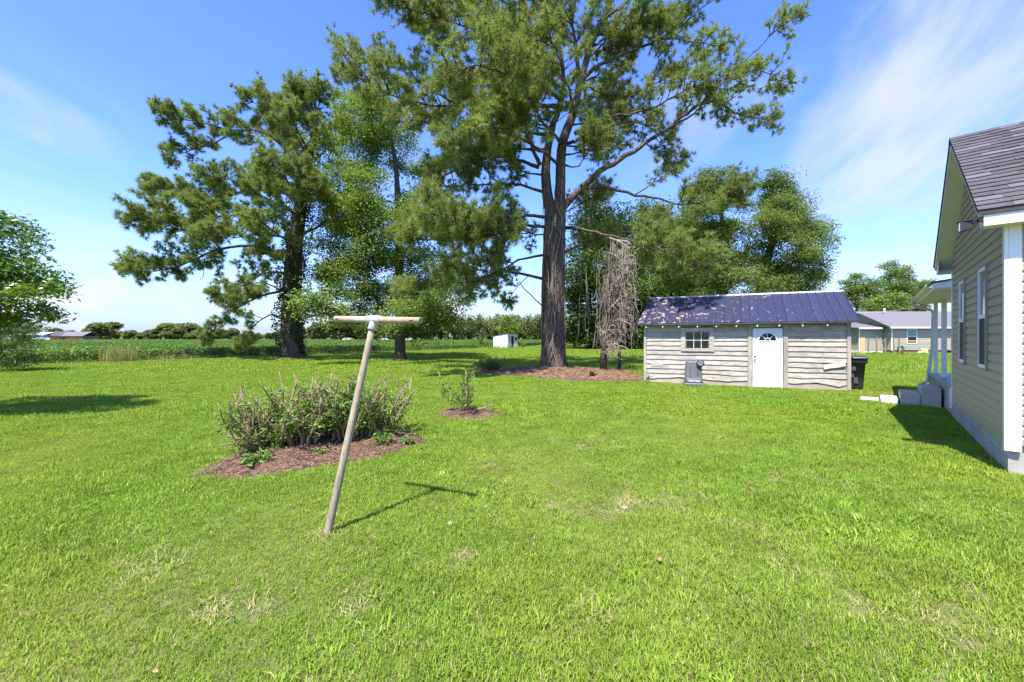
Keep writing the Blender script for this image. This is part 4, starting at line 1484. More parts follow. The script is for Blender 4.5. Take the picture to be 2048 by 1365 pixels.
# ------------------------------------------------------------------ clothesline post
def clothes_pole():
    b = np.array([-1.545, 3.33, 0.0])
    root = empty('clothesline_pole', tuple(b))
    tag(root, 'leaning weathered T shaped clothesline pole standing on the lawn', 'pole')
    top = np.array([-1.21, 3.49, 1.808]) - b
    mb = MB()
    n = 14
    pts = [np.array([-.03, .011, -.12]) + (top - np.array([-.03, .011, -.12])) * t for t in np.linspace(0, .965, n)]
    mb.tube(pts, np.linspace(.0335, .0265, n), 16)
    mb.build('post', M_pole, root, True)
    bar = np.array([.86, -.34, -.030])
    ln = np.linalg.norm(bar)
    bd = bar / ln
    c = top
    p0 = c - bd * ln * .475
    p1 = c + bd * ln * .525
    # hollow pipe: outer skin, end rings and inner skin
    r, ri = .0285, .024
    V0 = MB()
    th = np.linspace(0, 2 * np.pi, 18, endpoint=False)
    s1 = unit(np.cross(bd, [0, 0, 1.0]))
    s2 = np.cross(s1, bd)

    def ring(p, rr):
        return [p + s1 * math.cos(a) * rr + s2 * math.sin(a) * rr for a in th]
    V0.loft([ring(p0 + bd * .14, ri), ring(p0, ri), ring(p0, r), ring(p0 * .5 + p1 * .5, r), ring(p1, r), ring(p1, ri), ring(p1 - bd * .14, ri)])
    V0.build('crossbar', M_rustbar, root, True)
    # pipe tee
    t = MB()
    t.tube([c - bd * .075, c - bd * .072, c + bd * .072, c + bd * .075], [.034, .0375, .0375, .034], 16)
    pd = unit(top - pts[0])
    t.tube([c + pd * .0, c - pd * .05, c - pd * .085, c - pd * .088], [.033, .034, .041, .039], 16)
    t.build('tee_fitting', M_galv, root, True)
    for f, e in ((-.43, -1), (.44, 1)):
        h = MB()
        hp = c + bd * ln * f
        f1 = -s1 if s1[1] > 0 else s1
        h.tube([hp + f1 * .022, hp + f1 * .045, hp + f1 * .052 + bd * .018, hp + f1 * .04 + bd * .03], [.005, .005, .0045, .004], 6)
        h.build('hook', M_dark, root, True)


clothes_pole()


# ------------------------------------------------------------------ pruned bushes
def pruned_bush(base, hgt, spread, nst, nleaf, label, seed, lean=(0, 0), group=None):
    rng = np.random.default_rng(seed)
    b = np.array([base[0], base[1], 0.03])
    root = empty('pruned_bush', tuple(b))
    tag(root, label, 'bush', group)
    paths, tips, mids = [], [], []
    for i in range(nst):
        a = rng.random() * 6.283
        r0 = rng.uniform(.02, .2)
        p = np.array([r0 * math.cos(a), r0 * math.sin(a), -.06])
        tilt = rng.uniform(.05, 1.1) ** 1.2
        d = unit(np.array([math.cos(a) * tilt + lean[0], math.sin(a) * tilt + lean[1], 1.0]))
        ln = hgt * rng.uniform(.6, 1.05) / max(.55, d[2])
        ln = min(ln, hgt * 1.15)
        n = 7
        pts = [p]
        dd = d.copy()
        for k in range(n):
            dd = unit(dd + rng.normal(0, .17, 3) + np.array([0, 0, .03]))
            pts.append(pts[-1] + dd * ln / n)
        pts = np.array(pts)
        rr = rng.uniform(.010, .022)
        if np.hypot(pts[-1][0], pts[-1][1]) > .8:
            continue
        paths.append((pts, np.linspace(rr, rr * .6, len(pts)), 6))
        tips.append(pts[-1])
        mids += list(pts[2:])
        for _ in range(rng.integers(2, 5)):
            k = rng.integers(2, n)
            d2 = unit(dd + rng.normal(0, .8, 3))
            l2 = rng.uniform(.12, .34)
            e = pts[k] + d2 * l2 * .5
            e2 = e + unit(d2 + np.array([0, 0, .5]) + rng.normal(0, .3, 3)) * l2 * .5
            paths.append((np.array([pts[k], e, e2]), np.array([rr * .6, rr * .5, rr * .36]), 5))
            mids += [e, e2]
            if rng.random() < .5:
                paths.append((np.array([e, e + unit(rng.normal(0, 1, 3) + [0, 0, .3]) * .14]), np.array([.004, .0025]), 4))
    link('stems', tubes_mesh('stems', paths), M_twig, root, True)
    mids = np.array(mids)
    cl = mids[rng.integers(0, len(mids), nleaf // 9)]
    cl = cl[(rng.random(len(cl)) < np.interp(cl[:, 2], [0, hgt * .6, hgt], [1, .75, .3]))]
    C = np.repeat(cl, 9, axis=0) + rng.normal(0, .045, (len(cl) * 9, 3))
    C[:, 2] = np.maximum(C[:, 2], .03)
    link('leaves', leaf_mesh('leaves', C, rng, .035, .065, .4, .5), M_bush, root)
    return root


pruned_bush((-3.55, 5.78), .95, 1, 46, 3300, 'cut back woody bush at the pale dirt end of the mulch bed', 201, (-.1, 0))
pruned_bush((-3.15, 6.02), 1.05, 1, 42, 4000, 'cut back woody bush with thick bare trunks beside the dirt end bush', 202, (-.05, 0))
pruned_bush((-2.6, 6.35), 1.02, 1, 40, 5200, 'leafiest cut back bush in the middle of the mulch bed', 203)
pruned_bush((-2.28, 6.6), .98, 1, 36, 4200, 'cut back bush at the grassy end of the mulch bed behind the pole', 204, (.08, 0))
pruned_bush((-3.2, 6.65), .98, 1, 26, 3200, 'cut back bush growing at the back edge of the mulch bed', 205, (-.08, .1))
pruned_bush((-1.10, 8.80), 1.12, 1, 10, 1900, 'small spindly bush alone in a round dirt patch', 206, (-.06, 0))
# the bare low branch of the small bush
rt = empty('fallen_branch', (-.72, 8.72, .03))
tag(rt, 'bare forked branch sticking out beside the small spindly bush', 'branch')
MB().tube([(-.12, 0, .0), (.0, 0, .06), (.14, -.02, .09), (.24, -.02, .15), (.32, 0, .2)], [.018, .02, .018, .014, .008], 7).build('stem', M_twig, rt, True)
MB().tube([(.16, -.02, .1), (.22, 0, .2), (.26, 0, .31)], [.011, .008, .005], 6).build('twig', M_twig, rt, True)


def leafy_clump(name, x, y, h, r, n, label, seed, mat=None, s=(.05, .10), z=0.03):
    rng = np.random.default_rng(seed)
    root = empty(name, (x, y, 0))
    tag(root, label, 'plant')
    paths = []
    C = []
    for i in range(max(4, n // 14)):
        a = rng.random() * 6.283
        e = np.array([math.cos(a) * r * rng.random(), math.sin(a) * r * rng.random(), h * rng.uniform(.5, 1)])
        paths.append((np.array([[e[0] * .1, e[1] * .1, z - .05], e * [.6, .6, .55], e]), np.array([.006, .005, .003]), 4))
        for _ in range(14):
            t = rng.uniform(.35, 1)
            C.append(e * [t, t, t] + rng.normal(0, .035, 3))
    link('stems', tubes_mesh('stems', paths), M_twig, root, True)
    C = np.array(C)
    C[:, 2] = np.maximum(C[:, 2], z + .01)
    link('leaves', leaf_mesh('leaves', C, rng, s[0], s[1], .45, .5), mat or M_bush, root)


leafy_clump('sprout', -3.22, 5.05, .22, .24, 200, 'leafy sprout at the front of the mulch bed near the dirt end', 211)
leafy_clump('sprout', -1.95, 5.95, .24, .17, 130, 'leafy sprout in the mulch bed just right of the pole', 212)
leafy_clump('sprout', -2.62, 5.52, .10, .10, 60, 'tiny sprout in the middle front of the mulch bed', 213)
leafy_clump('sprout', -1.62, 6.05, .10, .18, 60, 'low sprout at the grassy tip of the mulch bed', 214)
leafy_clump('ground_shrub', -1.1, 19.4, .75, 1.15, 1100, 'dark low shrub left of the big pine trunk', 215, M_leafd, (.07, .13))
leafy_clump('ground_shrub', 3.35, 16.6, .28, .3, 160, 'small green shrub on the pine straw before the big pine', 216, M_leafd, (.07, .12))
leafy_clump('weed', 4.9, 14.35, .35, .12, 60, 'thin weed beside the bottom corner of the shed', 217)
leafy_clump('weed', -4.9, 63.5, 2.2, 1.0, 300, 'leafy bush beside the small white shed', 218, M_leaf, (.2, .35))
leafy_clump('weed', 1.75, 62.0, 1.2, 1.3, 300, 'brownish green weeds at the open side of the small white shed', 219, M_leaf, (.15, .3))


def weeds(name, x, y, n, h, r, mat, label, seed):
    rng = np.random.default_rng(seed)
    me = blades_mesh(name, n, r, h * .5, h, .02, rng, (.02, .35))
    me.materials.append(mat)
    o = link(name, me)
    o.location = (x, y, 0)
    tag(o, label, 'grass', kind='stuff')


M_dry = grass_mat('dry_stalks', (0.30, 0.29, 0.10), (0.38, 0.34, 0.14), (0.27, 0.30, 0.08), (0.48, 0.40, 0.20))
M_drybr = grass_mat('brown_stalks', (0.36, 0.27, 0.12), (0.42, 0.32, 0.15), (0.30, 0.28, 0.09), (0.50, 0.36, 0.18))
M_tall = grass_mat('tall_grass', (0.10, 0.20, 0.02), (0.15, 0.27, 0.03), (0.2, 0.3, 0.04), (0.3, 0.3, 0.1))
xy = W(237, 724, 27); weeds('weed_stand', xy[0], xy[1], 420, 1.35, .95, M_dry, 'tall straw coloured weeds before the soybean edge', 301)
xy = W(350, 720, 29.2); weeds('weed_stand', xy[0], xy[1], 160, .55, 1.5, M_drybr, 'low brown dry grass at the soybean edge', 302)
xy = W(1000, 697, 61.0); weeds('tall_grass', xy[0], xy[1], 900, .75, 3.6, M_tall, 'tall green grass round the small white shed', 303)
# bare sandy strip by the field
mound('sandy_strip', [tuple(W(420, 715, 30.6)[:2] + d) for d in np.array([(0, -.6), (2.6, .2), (5.4, 1.6), (6.0, 2.8), (3.0, 2.4), (.3, 1.0)])], plain('dry_sand', (.46, .37, .24), .95, var=.2, scale=2), lambda x, y: .03, seed=12)


# ------------------------------------------------------------------ litter, chips, stones
def litter():
    rng = np.random.default_rng(77)
    # bark chips and pine straw: uncountable
    def pick(poly, n):
        Q = np.array(poly)
        P = rng.uniform(Q.min(0), Q.max(0), (n * 3, 2))
        return P[in_poly(P[:, 0], P[:, 1], (Q - Q.mean(0)) * .93 + Q.mean(0))][:n]
    P = np.vstack([pick(BED1, 2300), pick(BED2, 500)])
    z = np.where(P[:, 1] < 7.7, .06 + .03 * np.sin(P[:, 0] * 3 + P[:, 1] * 2), .03) + .018
    me = leaf_mesh('mulch_chips', np.column_stack([P, z]), rng, .012, .05, .65, .35)
    me.materials.append(M_chip)
    tag(link('mulch_chips', me), 'loose brown bark chips over the mulch beds', 'mulch', kind='stuff')
    P = pick(BED3, 7000)
    z = np.array([h3(x, y) for x, y in P]) + .02
    me = leaf_mesh('pine_straw', np.column_stack([P, z]), rng, .1, .28, .75, .09)
    me.materials.append(M_needle_straw)
    tag(link('pine_straw', me), 'scattered rusty pine needles over the bed under the big pine', 'straw', kind='stuff')
    spots = [((422, 1065), 'curled orange leaf on the grass left of the pole foot'), ((868, 1188), 'orange leaf lying on the open grass right of the pole foot'),
             ((1735, 1018), 'brown leaf on the lawn before the house corner'), ((1915, 1085), 'brown leaf on the grass near the house side'), ((1380, 1352), 'large tan leaf on the lawn at the very front'),
             ((310, 1345), 'tan crumpled leaf on the grass at the front left'), ((1620, 1290), 'orange leaf lying by the bare spot in the front lawn'), ((1318, 1116), 'small orange leaf on the middle lawn')]
    for (px, py), lab in spots:
        Yi = F * (H - .05) / (py - 676)
        p = W(px, py, Yi)
        a = rng.random() * 6.283
        mb = MB()
        n = 6
        s = rng.uniform(.022, .034)
        up_, lo = [], []
        for k in range(n + 1):
            t = k / n
            wd = math.sin(t * math.pi) ** .8 * s * .42
            up_.append((s * (t - .5), wd, .012 + .016 * abs(t - .5) + .008))
            lo.append((s * (t - .5), -wd, .012 + .016 * abs(t - .5)))
        for k in range(n):
            bse = len(mb.v)
            c0 = ((up_[k][0]), 0, up_[k][2] - .008)
            c1_ = ((up_[k + 1][0]), 0, up_[k + 1][2] - .008)
            mb.v += [up_[k], up_[k + 1], c1_, c0, lo[k], lo[k + 1]]
            mb.f += [(bse, bse + 1, bse + 2, bse + 3), (bse + 3, bse + 2, bse + 5, bse + 4)]
        o = mb.build('fallen_leaf', M_deadleaf, None, True)
        o.location = (p[0], p[1], .035)
        o.rotation_euler = (rng.normal(0, .3), rng.normal(0, .3), a)
        tag(o, lab, 'leaf')
    for (px, py, s, lab) in ((900, 1043, .04, 'pale stone half hidden in the grass right of the pole foot'), (972, 1010, .03, 'small pale stone near the shadow of the pole'), (1250, 1013, .04, 'dark pebble in the bare dirt of the middle lawn')):
        Yi = F * (H - .02) / (py - 676)
        p = W(px, py, Yi)
        mb = MB()
        rings = []
        for zz, rr in ((0, .8), (.15, 1), (.32, .8), (.42, .4)):
            rings.append([(s * rr * math.cos(a) * (1 + .2 * math.sin(3 * a)), s * .7 * rr * math.sin(a), s * zz) for a in np.linspace(0, 6.283, 10, endpoint=False)])
        mb.loft(rings)
        o = mb.build('stone', M_rock, None, True)
        o.location = (p[0], p[1], .0)
        o.rotation_euler = (0, 0, px)
        tag(o, lab, 'stone')


litter()

# ------------------------------------------------------------------ the house
def clap(x0b, x1b, x0t, x1t, z0, z1, th=.016, base=0.0):
    """one lapped siding course, outward is +y"""
    mb = MB()
    prof = [(0, 0), (th, 0), (th, .07), (th * .84, .62), (th * .40, .74), (th * .22, 1.0), (0, 1.0)]
    hgt = z1 - z0
    for (d, t) in prof:
        for (xb, xt) in ((x0b, x0t), (x1b, x1t)):
            mb.v.append((xb + (xt - xb) * t, base + d, z0 + hgt * t))
    n = len(prof)
    for i in range(n):
        j = (i + 1) % n
        mb.f.append((2 * i, 2 * i + 1, 2 * j + 1, 2 * j))
    mb.f.append(tuple(2 * i for i in range(n))[::-1])
    mb.f.append(tuple(2 * i + 1 for i in range(n)))
    return mb


def house():
    root = empty('house', (HO[0], HO[1], 0), math.atan2(UY, UX))
    tag(root, 'beige vinyl sided house with dark shingle roof, white trim and side porch', 'house')
    LW, ZR, ZE, OV, RK = 4.47, 4.97, 3.20, .22, .242
    XC = LW / 2
    sl = (ZR - ZE) / (XC + OV)
    def zroof(x): return ZE + sl * (min(x, LW - x) + OV)
    # carcass
    mb = MB()
    mb.prism([(0.0, .37), (LW, .37), (LW, zroof(LW) - .16), (XC, zroof(XC) - .16), (0, zroof(0) - .16)], 'y', -9, -.004)
    wall = mb.build('wall', M_siding, root)
    f = MB().box(.02, LW - .02, -8.98, -.02, -.2, .372)
    fo = f.build('foundation', M_block, root)
    # foundation blocks on the two sides that show
    rng = np.random.default_rng(3)
    bl = {}
    for row in range(2):
        z0 = .0 + row * .19
        x = -.0 - (.2 if row else 0)
        while x < LW:
            x1 = min(x + .39, LW - .01)
            x0 = max(x, .01)
            if x1 - x0 > .06:
                MB().box(x0, x1, -.0195, .002 + rng.uniform(-.004, .004), z0 + .004, z0 + .182).build('foundation_block', M_block, fo)
            x += .40
    # vent panel in the foundation
    MB().box(1.05, 1.62, -.0195, .012, .14, .35).build('vent_cover', M_woodz, fo)
    # siding courses on the gable wall
    wins = [(1.00, 1.64, 1.18, 2.70), (2.83, 3.49, 1.18, 2.70)]
    z = .36
    EXP = .123
    while z < ZR - .2:
        z1 = z + EXP
        def clipx(zz):
            d = (zz + .16 - ZE) / sl - OV
            return max(.06, d), min(LW - .03, LW - d)
        xb0, xb1 = clipx(z)
        xt0, xt1 = clipx(z1 + .012)
        if xt1 - xt0 < .08:
            xt0 = xt1 = XC
        segs = [(xb0, xb1)]
        for (a, b_, c, d) in wins:
            if c < (z + z1) / 2 < d:
                new = []
                for (p, q) in segs:
                    if a > p and b_ < q: new += [(p, a), (b_, q)]
                    else: new.append((p, q))
                segs = new
        for (p, q) in segs:
            cuts = [p]
            if q - p > 1.4 and rng.random() < .75:
                cuts.append(rng.uniform(p + .5, q - .5))
            cuts.append(q)
            for k in range(len(cuts) - 1):
                a, b_ = cuts[k], cuts[k + 1]
                at = xt0 if abs(a - xb0) < 1e-6 else a
                bt = xt1 if abs(b_ - xb1) < 1e-6 else b_
                if k < len(cuts) - 2:
                    b_ += .02; bt += .02
                clap(a, b_, at, bt, z, z1 + .006, .024 + .0018 * k).build('siding_panel', M_siding, wall)
        z += EXP
    # front wall courses (outward is -x), built in a rotated frame
    z = .36
    while z < 3.05:
        mb = clap(-9, -.06, -9, -.06, z, z + EXP + .006, .024)
        mb.v = [(-p[1], p[0], p[2]) for p in mb.v]
        mb.build('siding_panel', M_siding, wall)
        z += EXP
    # corner boards
    MB().box(-.035, .062, .0, .034, .285, 3.06).build('corner_board', M_white, root)
    MB().box(-.036, -.001, -.10, -.002, .285, 3.06).build('corner_board', M_white, root)
    MB().box(LW - .03, LW + .03, .0, .03, .30, 3.0).build('corner_board', M_white, root)
    # windows
    for (a, b_, c, d) in wins:
        wn = MB().box(a, b_, -.003, .010, c, d)
        win = wn.build('window', M_jch, root)
        for (p, q, r_, s_) in ((a, a + .028, c, d), (b_ - .028, b_, c, d), (a + .0281, b_ - .0281, c, c + .028), (a + .0281, b_ - .0281, d - .028, d)):
            MB().box(p, q, .0101, .045, r_, s_).build('channel', M_jch, win)
        ai, bi, ci, di = a + .03, b_ - .03, c + .03, d - .03
        zm = (c + d) / 2 + .02
        fr = MB()
        for (p, q, r_, s_) in ((ai, ai + .045, ci, di), (bi - .045, bi, ci, di), (ai + .0451, bi - .0451, ci, ci + .05), (ai + .0451, bi - .0451, di - .05, di), (ai + .0451, bi - .0451, zm - .03, zm + .03)):
            fr.box(p, q, .0102, .04, r_, s_)
        fr.build('frame', M_white, win)
        MB().box(ai + .0452, bi - .0452, .0102, .016, zm + .0301, di - .0501).build('pane', M_glass, win)
        MB().box(ai + .0452, bi - .0452, .0102, .03, ci + .0501, zm - .0301).build('insect_screen', M_screen, win)
    # roof
    roof = MB()
    YF = RK
    for s in (0, 1):
        def X(x): return x if s == 0 else LW - x
        pr = [(X(-OV), ZE - .045), (X(XC), ZR - .045), (X(XC), ZR - .125), (X(-OV), ZE - .125)]
        if s: pr = pr[::-1]
        roof.prism(pr, 'y', -9, YF)
    ro = roof.build('roof', M_soffit, root)
    # shingle underlay and edge
    for s in (0, 1):
        def X(x): return x if s == 0 else LW - x
        pr = [(X(-OV - .03), ZE - .021), (X(XC), ZR + .005), (X(XC), ZR - .043), (X(-OV - .03), ZE - .066)]
        if s: pr = pr[::-1]
        MB().prism(pr, 'y', -9, YF + .028).build('shingle_layer', M_sh[1], ro)
    # drip edge
    for s in (0, 1):
        def X(x): return x if s == 0 else LW - x
        pr = [(X(-OV), ZE - .068), (X(XC), ZR - .046), (X(XC), ZR - .13), (X(-OV), ZE - .13)]
        if s: pr = pr[::-1]
        MB().prism(pr, 'y', YF + .0005, YF + .012).build('rake_board', M_white, ro)
    # shingle tabs on the slope towards the yard
    L = math.hypot(XC + OV + .03, ZR - ZE + .02)
    ux, uz = (XC + OV + .03) / L, (ZR - ZE + .026) / L
    nx, nz_ = -uz, ux
    n_c = 23
    ex = L / n_c
    tabs = {}
    rest = MB()
    def tab_mesh(wd):
        mb = MB()
        # local: x up the slope, y along, z out
        mb.quad_strip_box([(0, 0, .0), (ex * 1.25, 0, .0005), (ex * 1.25, wd, .0005), (0, wd, .0), (0, 0, .018), (ex * 1.25, 0, .003), (ex * 1.25, wd, .003), (0, wd, .018)])
        return mb
    meshes = {}
    ang = math.atan2(uz, ux)
    count = 0
    for c in range(n_c):
        y = YF + .03
        first = True
        while y > -8.9:
            wd = rng.choice([.13, .2, .27, .33])
            if first: wd = rng.uniform(.08, .3); first = False; wd = round(wd / .05) * .05 + .03
            kind = int(rng.choice([0, 1, 2], p=[.60, .28, .12]))
            y -= wd
            ox = -OV - .03 + ux * ex * c + nx * .003
            oz = ZE - .021 + uz * ex * c + nz_ * .003 + .004
            lift = .0018 * ((count * 7) % 3)
            if y > -2.4 and count < 300:
                key = (round(wd, 3), kind)
                if key not in meshes:
                    mb = tab_mesh(wd - .0015)
                    me = bpy.data.meshes.new('shingle')
                    me.from_pydata(mb.v, [], mb.f)
                    me.materials.append(M_sh[kind])
                    meshes[key] = me
                o = link('shingle', meshes[key], None, ro)
                o.location = (ox + nx * lift, y, oz + nz_ * lift)
                o.rotation_euler = (0, -ang, 0)
                count += 1
            else:
                mb = tab_mesh(wd - .0015)
                ca, sa = math.cos(ang), math.sin(ang)
                bse = len(rest.v)
                rest.v += [(ox + p[0] * ca - p[2] * sa, y + p[1], oz + p[0] * sa + p[2] * ca) for p in mb.v]
                rest.f += [tuple(bse + i for i in q) for q in mb.f]
    ob = rest.build('shingles', M_sh[0], ro)
    ob['kind'] = 'stuff'
    # ridge caps
    y = YF + .03
    k = 0
    while y > -6:
        MB().prism([(XC - .11, ZR - .055), (XC, ZR + .022 + .002 * (k % 2)), (XC + .11, ZR - .055), (XC + .10, ZR - .066), (XC, ZR + .012), (XC - .10, ZR - .066)], 'y', y - .31, y).build('ridge_cap', M_sh[0], ro)
        y -= .30
        k += 1
    # boxed eaves with fascia on both sides
    fz0 = ZE - .20
    MB().box(-OV - .012, -OV + .0, -9, RK - .02, ZE - .20, ZE - .07).build('fascia', M_white, root)
    MB().box(-OV + .001, .0, -9, RK - .03, ZE - .20, ZE - .188).build('eave_soffit', M_soffit, root)
    MB().prism([(-OV + .001, ZE - .186), (.03, ZE - .186), (.03, zroof(.03) - .13), (-OV + .001, ZE - .13)], 'y', RK - .03, RK - .022).build('eave_return', M_white, root)
    MB().box(LW + OV, LW + OV + .012, -9, RK - .02, ZE - .22, ZE - .07).build('fascia', M_white, root)
    MB().box(LW, LW + OV - .001, -9, RK - .03, ZE - .22, ZE - .208).build('eave_soffit', M_soffit, root)
    MB().prism([(LW - .03, ZE - .206), (LW + OV - .001, ZE - .206), (LW + OV - .001, ZE - .13), (LW - .03, zroof(.03) - .13)], 'y', RK - .03, RK - .022).build('eave_return', M_white, root)
    # porch along the far side
    PE = 9.6
    dk = MB().box(LW + .031, PE, -2.6, .02, .545, .60)
    dk.build('porch_deck', M_deck, root)
    MB().box(LW + .05, PE - .03, -.06, -.02, .0, .544).build('porch_skirt', M_block, root)
    MB().box(LW + .032, LW + .075, .021, .05, .2, .62).build('deck_trim', M_white, root)
    for u_, ya, yb in ((7.75, -.21, -.115), (9.3, -.175, -.095)):
        MB().box(u_, u_ + .10, ya, yb, .601, 2.66).build('porch_post', M_white, root)
    # low porch roof with soffit, fascia and gutter
    pr = [(LW - .05, 3.02 - .02), (PE + .25, 2.98 - .02)]
    MB().quad_strip_box([(LW - .03 + .061, -2.6, 2.72), (PE, -2.6, 2.72), (PE, .27, 2.66), (LW + .031, .27, 2.66),
                         (LW + .031, -2.6, 2.74), (PE, -2.6, 2.74), (PE, .27, 2.68), (LW + .031, .27, 2.68)]).build('porch_ceiling', M_soffit, root)
    MB().quad_strip_box([(LW + .0, -2.6, 3.2), (PE + .03, -2.6, 3.2), (PE + .03, .31, 2.80), (LW + .0, .31, 2.80),
                         (LW + .0, -2.6, 3.23), (PE + .03, -2.6, 3.23), (PE + .03, .31, 2.825), (LW + .0, .31, 2.825)]).build('porch_roof', M_sh[1], root)
    MB().box(LW + .031, PE, .271, .285, 2.65, 2.795).build('porch_fascia', M_white, root)
    MB().prism([(-2.6, 2.745), (.268, 2.685), (.268, 2.80), (-2.6, 3.19)], 'x', LW + .032, LW + .05).build('porch_end_board', M_white, root)
    g = MB()
    g.prism([(.287, 2.70), (.37, 2.72), (.385, 2.79), (.375, 2.79), (.362, 2.73), (.287, 2.715)], 'x', LW + .2, PE)
    g.build('gutter', M_soffit, root)
    MB().tube([(9.45, .33, 2.71), (9.45, .30, 2.60), (9.5, -.05, 2.47), (9.5, -.10, 2.38), (9.5, -.08, 1.4), (9.5, .02, .35), (9.5, .18, .25)], [.04] * 7, 8).build('downspout', M_soffit, root, True)


house()


def flood():
    c = house_xy(-.20, .24)
    root = empty('floodlight', (c[0], c[1], 3.09), math.atan2(UY, UX))
    tag(root, 'small black floodlight fixed under the corner of the house eave', 'light')
    MB().box(-.03, .03, -.03, .02, -.03, .03).build('mount', M_black, root, bevel=.004)
    MB().tube([(0, .015, 0), (.02, .06, -.03), (.04, .09, -.035)], [.014, .013, .013], 8).build('arm', M_black, root, True)
    h = MB()
    h.loft([[(.02, .06, -.085), (.11, .06, -.085), (.11, .06, -.005), (.02, .06, -.005)], [(.0, .17, -.12), (.13, .17, -.12), (.13, .17, .0), (.0, .17, .0)]])
    hd = h.build('lamp_head', M_black, root, bevel=.004)
    MB().box(.008, .122, .1705, .176, -.112, -.008).build('lens', M_tin, hd)
    MB().box(.0, .13, .05, .19, .006, .016).build('visor', M_black, hd)


flood()


def steps():
    rz = math.atan2(UY, UX)
    def block(x0, x1, y0, y1, z1, mat, label, nm='concrete_step'):
        c = house_xy((x0 + x1) / 2, (y0 + y1) / 2)
        mb = MB()
        a, b_ = (x1 - x0) / 2, (y1 - y0) / 2
        mb.box(-a, a, -b_, b_, -.06, z1)
        o = mb.build(nm, mat, None, bevel=.012)
        o.location = (c[0], c[1], 0)
        o.rotation_euler = (0, 0, rz)
        tag(o, label, 'step')
    block(6.08, 7.25, .03, .36, .455, M_concrete, 'tallest concrete porch step against the deck')
    block(6.08, 7.25, .37, .72, .27, M_concrete, 'second concrete step half in the shadow of the house')
    M_pale = plain('pale_concrete', (.70, .69, .66), .9, var=.1, scale=6, bmp=.3)
    block(6.10, 6.98, .76, 1.08, .115, M_pale, 'bright pale low concrete block before the porch steps', 'concrete_block')
    M_slab = plain('tan_paver', (.50, .44, .35), .95, var=.2, scale=6, bmp=.4)
    block(6.16, 6.7, 1.11, 1.48, .07, M_slab, 'thin tan paver lying in the grass at the end of the steps', 'paver')


steps()


# ------------------------------------------------------------------ the wooden shed
def board(x0, x1, z0, z1, rng, sag=0.0, ragged=0.0, th=.045, tilt=0.0, base=0.0):
    mb = MB()
    n = max(3, int((x1 - x0) / .18))
    ph = rng.uniform(0, 6)
    rings = []
    for k in range(n + 1):
        t = k / n
        x = x0 + (x1 - x0) * t
        wv = .0035 * math.sin(t * 7 + ph) + rng.normal(0, .0018)
        rg = -abs(rng.normal(0, ragged)) + ragged * 1.2 * math.sin(t * 9 + ph) if ragged else 0
        zb = z0 + wv + rg + sag * math.sin(t * math.pi) + tilt * (t - .5)
        zt = z1 + tilt * (t - .5)
        rings.append([(x, base - .001, zb), (x, base - th + rng.normal(0, .0015), zb), (x, base - .007, zt), (x, base - .001, zt)])
    mb.loft(rings)
    return mb


